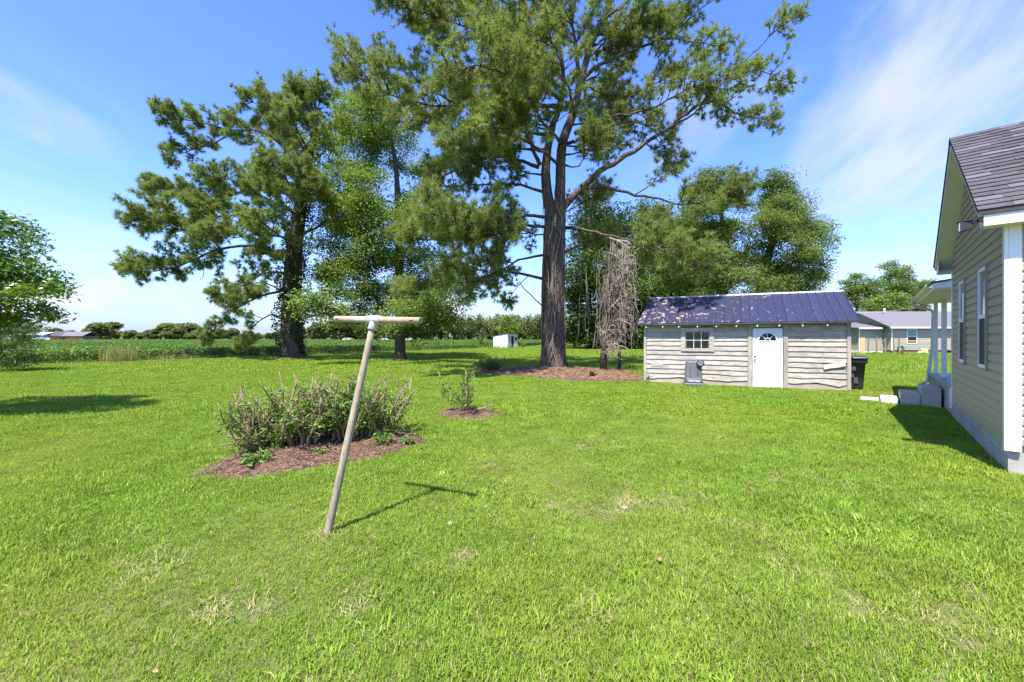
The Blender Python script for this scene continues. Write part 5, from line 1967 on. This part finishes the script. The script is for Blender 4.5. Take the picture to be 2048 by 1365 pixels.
def shed():
    rz = math.atan2(-SY, SX)
    root = empty('shed', (SO[0], SO[1], 0), rz)
    tag(root, 'weathered wooden clapboard shed with blue metal roof and white door', 'shed')
    rng = np.random.default_rng(9)
    LX, DP, ZT = 5.97, 2.48, 2.10
    fd = MB()
    fd.box(.03, LX - .03, -.0, DP, -.15, .20)
    fd.build('foundation', M_found, root)
    wm = MB()
    wm.box(.02, LX - .02, .012, .05, .201, ZT + .06)
    wm.box(.02, LX - .02, DP - .05, DP - .01, .201, ZT + .06)
    wm.box(.02, .06, .051, DP - .051, .201, ZT + .06)
    wm.box(LX - .06, LX - .02, .051, DP - .051, .201, ZT + .06)
    wall = wm.build('wall', M_dark, root)
    # gable ends
    for x in (.03, LX - .07):
        MB().prism([(.012, ZT + .061), (DP - .012, ZT + .061), (DP / 2, 3.02)], 'x', x, x + .03).build('gable_board', M_wood, wall)
    EX = .166
    z = .215
    row = 0
    secs = [(.06, 3.285), (4.42, 5.93)]
    while z < ZT - .03:
        z1 = min(z + EX + .02, ZT + .05)
        for si, (a, b_) in enumerate(secs):
            parts = [(a, b_)]
            if si == 0 and 1.17 < (z + z1) / 2 < 2.0:
                parts = [(a, 1.25), (2.26, b_)]
            new = []
            for (p, q) in parts:
                if si == 1 and row in (5, 3):
                    new += [(p, 5.33), (5.34, q)]
                elif si == 0 and q - p > 2.5 and rng.random() < .35:
                    c = rng.uniform(p + .6, q - .6)
                    new += [(p, c), (c + .006, q)]
                else:
                    new.append((p, q))
            for (p, q) in new:
                if si == 1 and row in (3,) and p > 5:
                    continue        # the loose board hangs here
                rag = .028 if row == 0 else (.010 if row == 1 else 0)
                board(p, q, z + rng.normal(0, .004) + (.06 if row == 0 else 0) * 0, z1, rng, rng.normal(0, .004), rag, .038, rng.normal(0, .005), .011).build('board', M_wood, wall)
        z += EX
        row += 1
    # the board that came loose and hangs askew
    o = board(-.02, .55, -.07, .07, rng, 0, .004, .03).build('loose_board', M_wood, wall)
    o.location = (5.36, -.035, .73)
    o.rotation_euler = (0, R(-13), 0)
    o['label'] = 'loose board hanging askew'
    board(5.345, 5.9, .70, .86, rng, 0, 0, .022, 0, .011).build('board', M_wood, wall)
    MB().box(.22, .62, -.034, -.021, .60, .70).build('patch_board', M_wood, wall)
    # corner and door posts
    for (p, q, z0, z1) in ((-.035, .055, .06, 2.16), (5.935, 6.03, .04, 2.16), (3.29, 3.415, -.02, 2.12), (4.29, 4.415, -.03, 2.12)):
        MB().box(p, q, -.055, .03, z0, z1).build('corner_post', M_woodz, root, bevel=.004)
    MB().box(3.416, 4.289, -.04, .0, 1.99, 2.12).build('door_header', M_wood, root)
    MB().box(.0, LX, -.012, .010, ZT - .03, ZT + .06).build('top_plate', M_wood, root)
    # window
    wt = MB()
    for (p, q, r_, s_) in ((1.23, 1.36, 1.17, 2.01), (2.15, 2.28, 1.17, 2.01), (1.361, 2.149, 1.88, 2.01), (1.361, 2.149, 1.17, 1.25)):
        wt.box(p, q, -.055, .012, r_, s_)
    wt2 = wt.build('window', M_wood, root, bevel=.003)
    sash = MB()
    for (p, q, r_, s_) in ((1.362, 1.395, 1.252, 1.878), (2.115, 2.148, 1.252, 1.878), (1.396, 2.114, 1.845, 1.878), (1.396, 2.114, 1.252, 1.285)):
        sash.box(p, q, -.03, .011, r_, s_)
    sash.build('sash', M_woodz, wt2)
    bars = MB()
    for x in (1.633, 1.873):
        bars.box(x, x + .018, -.02, -.004, 1.2855, 1.8445)
    bars.box(1.3965, 2.1135, -.0195, -.0045, 1.555, 1.572)
    bars.build('muntin', M_white, wt2)
    for i, (x0, x1) in enumerate(((1.397, 1.632), (1.652, 1.872), (1.892, 2.113))):
        for (z0, z1) in ((1.286, 1.554), (1.573, 1.844)):
            MB().box(x0, x1, -.010, -.006, z0, z1).build('pane', M_glass, wt2)
    # door
    dz0, dz1, d0, d1 = .0, 1.965, 3.43, 4.275
    dm = MB().box(d0, d1, -.03, .0, dz0, dz1)
    door = dm.build('door', M_white, root, bevel=.002)
    MB().box(d0 - .012, d1 + .012, -.09, .0, -.06, -.001).build('threshold', M_white, door)
    dw = d1 - d0
    for cx in (d0 + dw * .29, d0 + dw * .71):
        for (z0, z1) in ((.17, .42), (.55, .90), (1.02, 1.25)):
            mb = MB()
            for (p, q, r_, s_) in ((cx - .13, cx - .115, z0, z1), (cx + .115, cx + .13, z0, z1), (cx - .1149, cx + .1149, z0, z0 + .015), (cx - .1149, cx + .1149, z1 - .015, z1)):
                mb.box(p, q, -.0375, -.0301, r_, s_)
            mb.build('panel_moulding', M_white, door)
    # fan light
    cx, cz, rad = (d0 + d1) / 2, 1.56, .25
    th = np.linspace(0, math.pi, 19)
    MB().prism([(cx + (rad) * math.cos(a), cz + (rad * 1.0) * math.sin(a)) for a in th], 'y', -.036, -.0305).build('fan_pane', M_glass, door)
    fm = MB()
    ringo = [(cx + (rad + .028) * math.cos(a), cz + (rad + .028) * math.sin(a)) for a in th]
    ringi = [(cx + (rad - .008) * math.cos(a), cz + (rad - .008) * math.sin(a)) for a in th]
    for k in range(len(th) - 1):
        fm.prism([ringo[k], ringo[k + 1], ringi[k + 1], ringi[k]], 'y', -.046, -.0365)
    fm.box(cx - rad - .028, cx + rad + .028, -.0461, -.0366, cz - .03, cz - .0005)
    for a in (R(45), R(90), R(135)):
        c, s_ = math.cos(a), math.sin(a)
        fm.prism([(cx + c * .06 - s_ * .008, cz + s_ * .06 + c * .008), (cx + c * .06 + s_ * .008, cz + s_ * .06 - c * .008), (cx + c * .245 + s_ * .008, cz + s_ * .245 - c * .008), (cx + c * .245 - s_ * .008, cz + s_ * .245 + c * .008)], 'y', -.0455, -.037)
    th2 = np.linspace(0, math.pi, 9)
    for k in range(8):
        fm.prism([(cx + .085 * math.cos(th2[k]), cz + .085 * math.sin(th2[k])), (cx + .085 * math.cos(th2[k + 1]), cz + .085 * math.sin(th2[k + 1])), (cx + .068 * math.cos(th2[k + 1]), cz + .068 * math.sin(th2[k + 1])), (cx + .068 * math.cos(th2[k]), cz + .068 * math.sin(th2[k]))], 'y', -.0458, -.0368)
    fm.build('fan_frame', M_white, door)
    MB().tube([(d0 + .065, -.0305, 1.04), (d0 + .065, -.05, 1.04), (d0 + .065, -.054, 1.04)], [.03, .03, .02], 14).build('deadbolt', M_metal, door, True)
    MB().tube([(d0 + .065, -.0305, .93), (d0 + .065, -.045, .93), (d0 + .065, -.06, .93), (d0 + .065, -.085, .93), (d0 + .065, -.095, .93)], [.03, .022, .014, .028, .018], 14).build('handle', M_metal, door, True)
    # roof: sheets with ribs
    ZR, ZEv = 3.22, 2.165
    YE, YR = -.30, DP / 2
    XL, XR = -.24, LX + .20
    n = 25
    fr = MB()
    fr.prism([(YE + .06, ZEv - .055), (YR, ZR - .075), (2 * YR - YE - .06, ZEv - .055), (2 * YR - YE - .06, ZEv - .03), (YR, ZR - .045), (YE + .06, ZEv - .03)], 'x', XL + .30, XR - .03)
    rf = fr.build('roof', M_wood, root)
    inset = .30
    for s in (0, 1):
        for k in range(n):
            t0, t1 = k / n, (k + 1) / n
            def P(t, f, up=0.0):
                xe = XL + (XR - XL) * t
                xr = (XL + inset) + (XR - XL - inset) * t
                x = xe + (xr - xe) * f
                y = YE + (YR - YE) * f
                zz = ZEv + (ZR - ZEv) * f
                yn, zn = -.66, .75
                if s: y = 2 * YR - y; yn = .66
                return (x, y + yn * up, zz + zn * up)
            mb = MB()
            w_ = (t1 - t0)
            prof = [(t0, 0), (t0 + w_ * .34, 0), (t0 + w_ * .36, .004), (t0 + w_ * .40, .004), (t0 + w_ * .42, 0), (t0 + w_ * .62, 0), (t0 + w_ * .64, .004), (t0 + w_ * .68, .004), (t0 + w_ * .70, 0), (t0 + w_ * .86, 0), (t0 + w_ * .90, .021), (t0 + w_ * .97, .021), (t1 + w_ * .005, 0.002)]
            a_, b_ = [], []
            for (t, up) in prof:
                a_.append(P(t, -.0, up)); b_.append(P(t, 1, up))
            lo_a = [P(t, 0, up - .006) for (t, up) in prof][::-1]
            lo_b = [P(t, 1, up - .006) for (t, up) in prof][::-1]
            mb.loft([a_ + lo_a, b_ + lo_b])
            mb.build('roof_panel', M_tinroof, rf)
    MB().prism([(YR - .055, ZR - .022), (YR, ZR + .030), (YR + .055, ZR - .022), (YR + .055, ZR - .030), (YR, ZR + .020), (YR - .055, ZR - .030)], 'x', XL + inset - .02, XR + .015).build('ridge_cap', M_galv, rf)
    MB().quad_strip_box([(XL + .02, YE + .03, ZEv - .05), (XR - .02, YE + .03, ZEv - .05), (XR - .02, YE + .05, ZEv - .05), (XL + .02, YE + .05, ZEv - .05),
                         (XL + .02, YE + .03, ZEv + .012), (XR - .02, YE + .03, ZEv + .012), (XR - .02, YE + .05, ZEv + .03), (XL + .02, YE + .05, ZEv + .03)]).build('eave_board', M_wood, rf)
    # rafter ends
    for k in range(11):
        x = .05 + k * (LX - .15) / 10
        MB().prism([(YE + .06, ZEv - .085), (.012, ZEv + .14), (.012, ZEv + .20), (YE + .06, ZEv - .022 + .02)], 'x', x, x + .045).build('rafter_end', M_wood, rf)
    return rz


SHED_RZ = shed()


def string_lights():
    root = empty('string_lights', (SO[0], SO[1], 0), SHED_RZ)
    tag(root, 'string of white bulbs hanging along the front eave of the shed', 'string lights')
    xs = [.07, .63, 1.16, 1.76, 2.34, 2.94, 3.54, 4.15, 4.77, 5.40]
    y = -.22
    pts = []
    for i, x in enumerate(xs):
        pts.append((x, y, 2.095))
        if i < len(xs) - 1:
            pts.append(((x + xs[i + 1]) / 2, y, 2.075))
    MB().tube(catmull(pts, .15), [.005] * len(catmull(pts, .15)), 5).build('cord', M_black, root, True)
    for x in xs:
        b_ = MB().tube([(x, y, 2.10), (x, y, 2.062)], [.014, .014], 8).build('bulb_socket', M_tin, root, True)
        MB().tube([(x, y, 2.0619), (x, y, 2.05), (x, y, 2.03), (x, y, 2.01), (x, y, 2.002)], [.012, .024, .029, .02, .004], 10).build('bulb', M_bulb, root, True)


string_lights()


def rrect(cx, cy, w_, d_, z, r=.05, n=4):
    pts = []
    for (sx, sy, a0) in ((1, 1, 0), (-1, 1, 90), (-1, -1, 180), (1, -1, 270)):
        for k in range(n + 1):
            a = R(a0 + 90 * k / n)
            pts.append((cx + sx * (w_ / 2 - r) + r * math.cos(a), cy + sy * (d_ / 2 - r) + r * math.sin(a), z))
    return pts


def upside_bin():
    c = shed_xy(1.63, -.36)
    root = empty('wheeled_bin', (c[0], c[1], 0), SHED_RZ + R(4))
    tag(root, 'charcoal wheeled bin standing upside down against the shed wall', 'bin')
    b_ = MB()
    b_.loft([rrect(0, 0, .56, .50, -.05), rrect(0, 0, .56, .50, .26), rrect(0, 0, .55, .49, .265), rrect(0, 0, .53, .47, .28), rrect(0, .01, .49, .44, .80), rrect(0, .01, .47, .42, .82)])
    body = b_.build('body', M_greybin, root, True)
    MB().loft([rrect(0, 0, .66, .58, -.04), rrect(0, 0, .66, .58, .10), rrect(0, 0, .58, .52, .115)]).build('rim', M_greybin, root, True)
    for x in (-.12, .12):
        MB().box(x - .012, x + .012, -.246, -.205, .30, .68).build('rib', M_greybin, body)
    # white printing, upside down and unreadable
    mb = MB()
    rng = np.random.default_rng(2)
    dz = .075
    x = -.185
    while x < .19:
        if abs(x) < .018:
            mb.prism([(x, dz + .075), (x + .02, dz + .075), (x + .035, dz + .15), (x + .02, dz + .15)], 'y', -.2535, -.2515)
            x += .045
            continue
        w_ = rng.uniform(.018, .026)
        k = int(rng.integers(0, 3))
        mb.box(x, x + .009, -.2535, -.2515, dz + .08, dz + .145)
        mb.box(x + .0091, x + w_, -.2534, -.2516, dz + (.08 if k else .13), dz + (.094 if k else .145))
        if k == 1: mb.box(x + w_ - .008, x + w_ - .0001, -.2533, -.2517, dz + .0941, dz + .145)
        if k == 2: mb.box(x + .0092, x + w_, -.2532, -.2518, dz + .107, dz + .119)
        x += w_ + .007
    mb.build('printed_text', M_bulb, body)
    # wheel at the upper corner
    wx, wy, wz = .20, -.27, .79
    th = np.linspace(0, 2 * math.pi, 24, endpoint=False)
    def ring(r, y): return [(wx + r * math.cos(a), y, wz + r * math.sin(a)) for a in th]
    wh = empty('wheel', (0, 0, 0)); wh.parent = root
    bpy.data.objects.remove(wh)
    w1 = MB().loft([ring(.085, wy - .005), ring(.118, wy - .02), ring(.125, wy), ring(.125, wy + .04), ring(.11, wy + .055), ring(.08, wy + .05)])
    tyre = w1.build('wheel', M_black, root, True)
    MB().loft([ring(.035, wy - .018), ring(.035, wy + .03)]).build('hub', M_black, tyre, True)
    for k in range(8):
        a = k * math.pi / 4 + .2
        MB().tube([(wx + .03 * math.cos(a), wy - .014, wz + .03 * math.sin(a)), (wx + .095 * math.cos(a), wy - .012, wz + .095 * math.sin(a))], [.008, .008], 6).build('spoke', M_tin, tyre, True)
    MB().tube([(wx, wy - .024, wz), (wx, wy - .005, wz)], [.010, .013], 8).build('axle_cap', M_metal, tyre, True)


upside_bin()


def black_bin():
    c = shed_xy(6.27, .72)
    root = empty('wheeled_bin', (c[0], c[1], 0), SHED_RZ - R(8))
    tag(root, 'black lidded wheeled bin standing behind the shed corner by the grass', 'bin')
    b_ = MB()
    b_.loft([rrect(0, 0, .46, .50, .02), rrect(0, 0, .48, .52, .10), rrect(0, 0, .58, .62, .84), rrect(0, 0, .66, .70, .85), rrect(0, 0, .67, .71, .97)])
    body = b_.build('body', M_black, root, True)
    for (x0, x1, z0, z1) in ((-.2, .05, .62, .74), (-.2, .0, .40, .52), (.0, .1, .22, .40)):
        MB().box(x0, x1, -.31 + .0, -.25, z0, z1).build('recess_panel', M_greybin, body)
    l = MB().loft([rrect(0, -.01, .68, .74, .975), rrect(0, -.01, .68, .74, 1.02), rrect(0, 0, .60, .66, 1.06), rrect(0, 0, .40, .44, 1.075)])
    l.build('lid', M_black, root, True)
    MB().tube([(-.25, .42, .98), (.25, .42, .98)], [.015, .015], 8).build('handle', M_black, root, True)
    for x in (-.27, .27):
        MB().tube([(x - .03, .27, .12), (x + .03, .27, .12)], [.13, .13], 16).build('wheel', M_black, root, True)


black_bin()


# ------------------------------------------------------------------ the small white shed by the field
def white_shed():
    Y0 = 62.0
    a = W(986.5, 697, Y0); b_ = W(1015, 697, Y0 - 1.0); c = W(1037, 697, Y0 + .3)
    # long side from a to b, open front from b to c
    ang = R(-40)
    root = empty('small_shed', (b_[0], b_[1], 0), ang)
    tag(root, 'small white lean-to shed with a dark open doorway at the field edge', 'shed')
    Ls = 2.95
    mb = MB()
    mb.quad_strip_box([(-Ls, 0, 0), (0, 0, 0), (0, .06, 0), (-Ls, .06, 0), (-Ls, 0, 1.9), (0, 0, 2.35), (0, .06, 2.35), (-Ls, .06, 1.9)])
    w1 = mb.build('side_wall', M_shedwhite, root)
    nb = 8
    for k in range(nb):
        z0 = .05 + k * .235
        z1 = z0 + .235
        MB().prism([(-.0, z0), (-.028, z0), (-.006, z1), (-.0, z1)], 'x', -Ls + .02, -.03).build('board', M_shedwhite, w1)
    # front with a doorway: local x = 0 plane, along +y
    FW = 2.5
    mb = MB()
    mb.box(-.06, 0, .061, .90, 0, 2.3)
    mb.box(-.06, 0, 1.55, FW, 0, 2.3)
    mb.box(-.06, 0, .9001, 1.5499, 1.95, 2.3)
    fw = mb.build('front_wall', M_shedwhite, root)
    MB().box(.001, .02, 1.80, 2.25, 1.25, 1.75).build('window', M_glass, fw)
    MB().box(.001, .012, .16, .70, .3, 1.9).build('shutter', M_greywall, fw)
    mb = MB()
    mb.box(-Ls, 0 - .061, FW - .06, FW, 0, 1.9)
    mb.box(-Ls, -Ls + .06, .061, FW - .061, 0, 1.9)
    mb.build('back_wall', M_shedwhite, root)
    MB().quad_strip_box([(-Ls - .15, -.12, 1.92), (.2, -.12, 2.38), (.2, FW + .15, 2.38), (-Ls - .15, FW + .15, 1.92), (-Ls - .15, -.12, 1.99), (.2, -.12, 2.45), (.2, FW + .15, 2.45), (-Ls - .15, FW + .15, 1.99)]).build('roof', M_dark, root)
    MB().box(-Ls + .1, -.1, .1, FW - .1, .0, .03).build('floor', M_dark, root)


white_shed()


# ------------------------------------------------------------------ neighbouring house, fence and yard things
def neighbour():
    root = empty('neighbour_house', (40.0, 42, 0))
    tag(root, 'low grey green sided house with grey roof beyond the fence', 'house')
    x0, x1 = 0.0, 12.0
    w1 = MB()
    w1.box(x0, x1, 0, 7.6, .35, 2.72)
    wall = w1.build('wall', M_sidingN, root)
    for k in range(16):
        z = .36 + k * .145
        MB().prism([(0, z), (-.03, z), (-.006, z + .15), (0, z + .15)], 'x', x0 + .08, x1).build('siding_panel', M_sidingN, wall)
    MB().box(x0 + .05, x1, .06, 7.5, -.1, .349).build('foundation', M_brownwood, root)
    MB().box(2.9, 3.7, .03, .055, .02, .3).build('foundation_panel', M_white, root)
    rf = MB()
    rf.prism([(-.45, 2.68), (3.8, 4.55), (8.0, 2.68), (8.0, 2.80), (3.8, 4.68), (-.45, 2.80)], 'x', x0 - .5, x1 + .5)
    r1 = rf.build('roof', M_roofN, root)
    MB().prism([(.0, 2.73), (7.6, 2.73), (3.8, 4.5)], 'x', x0 + .02, x0 + .1).build('gable_wall', M_sidingN, wall)
    MB().box(x0 - .5, x1 + .5, -.49, -.451, 2.63, 2.80).build('fascia', M_white, r1)
    MB().tube([(.9 + 1.2, 3.0, 4.0), (.9 + 1.2, 3.0, 5.0)], [.10, .10], 10).build('vent_pipe', M_greywall, r1, True)
    MB().box(x0 - .01, x0 + .14, -.045, -.002, .3, 2.64).build('corner_board', M_white, root)
    wn = MB().box(1.62, 2.72, -.05, -.001, 1.02, 2.58).build('window', M_white, root)
    MB().box(1.72, 2.62, -.056, -.0501, 1.84, 2.48).build('pane', plain('teal_blind', (.16, .32, .33), .3, var=.1), wn)
    MB().box(1.72, 2.62, -.0562, -.0502, 1.12, 1.76).build('pane', M_glass, wn)
    # side wing
    w2 = MB().box(-2.6, -.001, .9, 6.0, .3, 2.62)
    wall2 = w2.build('wing_wall', M_sidingN, root)
    for k in range(15):
        z = .32 + k * .145
        MB().prism([(.899, z), (.87, z), (.894, z + .15), (.899, z + .15)], 'x', -2.52, -.02).build('siding_panel', M_sidingN, wall2)
    MB().box(-2.6, -.02, .91, 5.9, -.1, .299).build('wing_skirt', M_white, root)
    MB().box(-2.64, -2.52, .86, .899, .2, 2.6).build('corner_board', M_white, root)
    MB().quad_strip_box([(-3.0, .45, 2.63), (-.02, .45, 2.63), (-.02, 5.0, 3.45), (-3.0, 5.0, 2.9), (-3.0, .45, 2.74), (-.02, .45, 2.74), (-.02, 5.0, 3.6), (-3.0, 5.0, 3.0)]).build('wing_roof', M_roofN, root)
    MB().box(-3.0, -.52, .41, .449, 2.58, 2.74).build('wing_fascia', M_white, root)
    # far shaded annex
    MB().box(-6.5, -2.61, 3.2, 8, .0, 2.5).build('annex_wall', M_sidingN, root)
    MB().quad_strip_box([(-6.9, 2.8, 2.5), (-2.6, 2.8, 2.5), (-2.6, 6.0, 3.2), (-6.9, 6.0, 3.2), (-6.9, 2.8, 2.62), (-2.6, 2.8, 2.62), (-2.6, 6.0, 3.3), (-6.9, 6.0, 3.3)]).build('annex_roof', M_roofN, root)
    # porch at the right
    MB().box(6.3, 7.4, -.03, -.001, .5, 2.55).build('door', M_dark, root)
    MB().box(5.6, 10, -1.6, -.05, .30, .42).build('porch_deck', M_brownwood, root)
    for x in (5.7, 7.6, 9.0):
        MB().box(x, x + .12, -1.6, -1.48, .421, 2.62).build('porch_post', M_white, root)
    MB().box(5.7, 9.1, -1.58, -1.5, 1.25, 1.35).build('porch_rail', M_orange, root)


neighbour()


def fence():
    root = empty('wooden_fence', (35.2, 40, 0))
    tag(root, 'unfinished brown post and rail fence before the neighbouring house', 'fence')
    MB().box(-.2, .25, -.02, .02, .02, 1.68).build('fence_panel', M_orange, root)
    for x, h in ((.62, 1.62), (1.45, 1.75), (2.28, 1.6), (3.15, 1.62), (3.72, 1.6)):
        MB().box(x - .05, x + .05, -.045, .045, -.2, h).build('post', M_brownwood, root)
    MB().box(-.1, 2.4, .046, .085, 1.30, 1.40).build('rail', M_brownwood, root)
    MB().box(-.1, 2.4, .046, .085, .38, .46).build('rail', M_brownwood, root)
    MB().box(3.1, 7.2, .046, .085, 1.28, 1.38).build('rail', M_orange, root)


fence()
o = empty('wood_pallet', (41.9, 40.6, 0)); tag(o, 'yellow wooden boards leaning by the neighbouring house wall', 'boards')
for k in range(4):
    MB().quad_strip_box([(k * .17, 0, 0), (k * .17 + .15, 0, 0), (k * .17 + .15, .03, 0), (k * .17, .03, 0), (k * .17, .2, .62 - .04 * (k % 2)), (k * .17 + .15, .2, .62 - .04 * (k % 2)), (k * .17 + .15, .23, .62 - .04 * (k % 2)), (k * .17, .23, .62 - .04 * (k % 2))]).build('board', M_orange, o)
o = empty('garden_hose', (39.3, 40.4, 0)); tag(o, 'dark coiled hose on a stand before the neighbouring wall', 'hose')
MB().box(-.03, .03, -.03, .03, 0, .8).build('stand', M_dark, o)
for k in range(3):
    MB().tube([(.25 * math.cos(a) + .08 * k, -.05 - .03 * k, .45 + .34 * math.sin(a)) for a in np.linspace(0, 6.28, 15)], [.03] * 15, 6).build('coil', M_black, o, True)
o = empty('power_line', (0, 0, 0)); tag(o, 'pale cable sagging behind the blue shed roof towards the porch', 'cable')
pts = [W(1600, 627, 36), W(1715, 626.5, 34), W(1790, 622, 32), W(1850, 605, 27), W(1930, 575, 21)]
MB().tube(catmull(pts, 1.5), [.02] * len(catmull(pts, 1.5)), 5).build('wire', M_cable, o, True)


# ------------------------------------------------------------------ far farm buildings, cars and poles
def far_buildings():
    Y0 = 224
    def X(px): return (px - 1024) / F * Y0
    r = empty('metal_barn', (X(40), Y0, 0)); tag(r, 'long grey metal barn with pale roof beyond the soybeans', 'barn')
    L = (X(82) - X(-12)) / 2
    MB().box(-L, L, 0, 10, 0, 3.1).build('wall', M_greywall, r)
    MB().prism([(-.5, 3.05), (5, 4.7), (10.5, 3.05), (10.5, 3.2), (5, 4.9), (-.5, 3.2)], 'x', -L * .3, L + .3).build('roof', M_tin, r)
    MB().prism([(-.4, 2.7), (4, 3.4), (-.4, 2.9)], 'x', -L - .3, -L * .31).build('lean_roof', M_tin, r)
    for px in (45, 50, 55):
        MB().box(X(px) - X(40) - .6, X(px) - X(40) + .5, -.08, -.01, .9, 2.0).build('window', M_glass, r)
    r = empty('farmhouse', (X(118), Y0 + 4, 0)); tag(r, 'brick farmhouse with grey roof beside the far metal barn', 'house')
    M_brick = plain('far_brick', (.22, .13, .10), .9, var=.2)
    MB().box(-8.5, 9, 0, 9, 0, 2.6).build('wall', M_brick, r)
    MB().prism([(-.6, 2.5), (4.5, 5.0), (9.6, 2.5), (9.6, 2.7), (4.5, 5.2), (-.6, 2.7)], 'x', -9.2, 9.6).build('roof', M_roofN, r)
    MB().prism([(-9, 2.5), (-5.5, 5.3), (-2, 2.5)], 'y', -1.5, 4).build('gable_roof', M_roofN, r)
    for x in (-6, -2, 2, 5.5):
        MB().box(x, x + 1.1, -.06, -.01, .8, 2.1).build('window', M_glass, r)
    for i, (px, w_, lab) in enumerate(((123, 3.2, 'red flowering bush before the far farmhouse wall'), (160, 3.8, 'red flowering bush at the end of the far farmhouse'))):
        b = np.array([X(px), Y0 - 3, 0])
        rr = empty('flower_bush', tuple(b)); tag(rr, lab, 'bush')
        g = np.random.default_rng(i)
        u = unit(g.normal(0, 1, (260, 3))) * (g.random(260) ** .4)[:, None]
        C = u * [w_, 1.2, .9] + [0, 0, 1.0]
        C[:, 2] = np.maximum(C[:, 2], .15)
        link('foliage', leaf_mesh('foliage', C, g, .4, .7, .3, .8), M_redleaf, rr)
        MB().tube([(0, 0, -.05), (0, 0, .8)], [.1, .06], 6).build('stem', M_bark2, rr, True)
    cars = [(94, 222, 'white car parked by the far farmhouse'), (694, 215, 'white vehicle far behind the soybeans near the ivy covered pine'), (769, 212, 'white van far behind the soybeans left of the light green tree trunk'), (819, 212, 'pale vehicle far behind the soybeans right of the light green tree trunk')]
    for px, yy, lab in cars:
        r = empty('parked_car', ((px - 1024) / F * yy, yy, 0)); tag(r, lab, 'car', 'far parked vehicles')
        MB().prism([(-2.1, .35), (2.1, .35), (2.15, .95), (1.3, 1.05), (.7, 1.55), (-1.2, 1.58), (-1.9, 1.05), (-2.15, .95)], 'y', -.85, .85).build('body', M_white, r, bevel=.05)
        MB().prism([(-1.6, 1.08), (1.1, 1.08), (.6, 1.48), (-1.1, 1.5)], 'y', -.87, .87).build('side_window', M_glass, r)
        for x in (-1.35, 1.35):
            for y in (-.78, .78):
                MB().tube([(x, y - .1, .33), (x, y + .1, .33)], [.33, .33], 12).build('wheel', M_black, r, True)
    for px, yy, lab in ((182, 235, 'thin utility pole standing among the far trees left of the round tree'), (320, 240, 'thin utility pole standing among the far trees near the pine tip')):
        r = empty('utility_pole', ((px - 1024) / F * yy, yy, 0)); tag(r, lab, 'pole', 'far utility poles')
        MB().tube([(0, 0, -.2), (0, 0, 5.8)], [.16, .12], 8).build('post', M_bark2, r, True)
        MB().box(-.9, .9, -.06, .06, 5.2, 5.35).build('crossarm', M_bark2, r)


far_buildings()
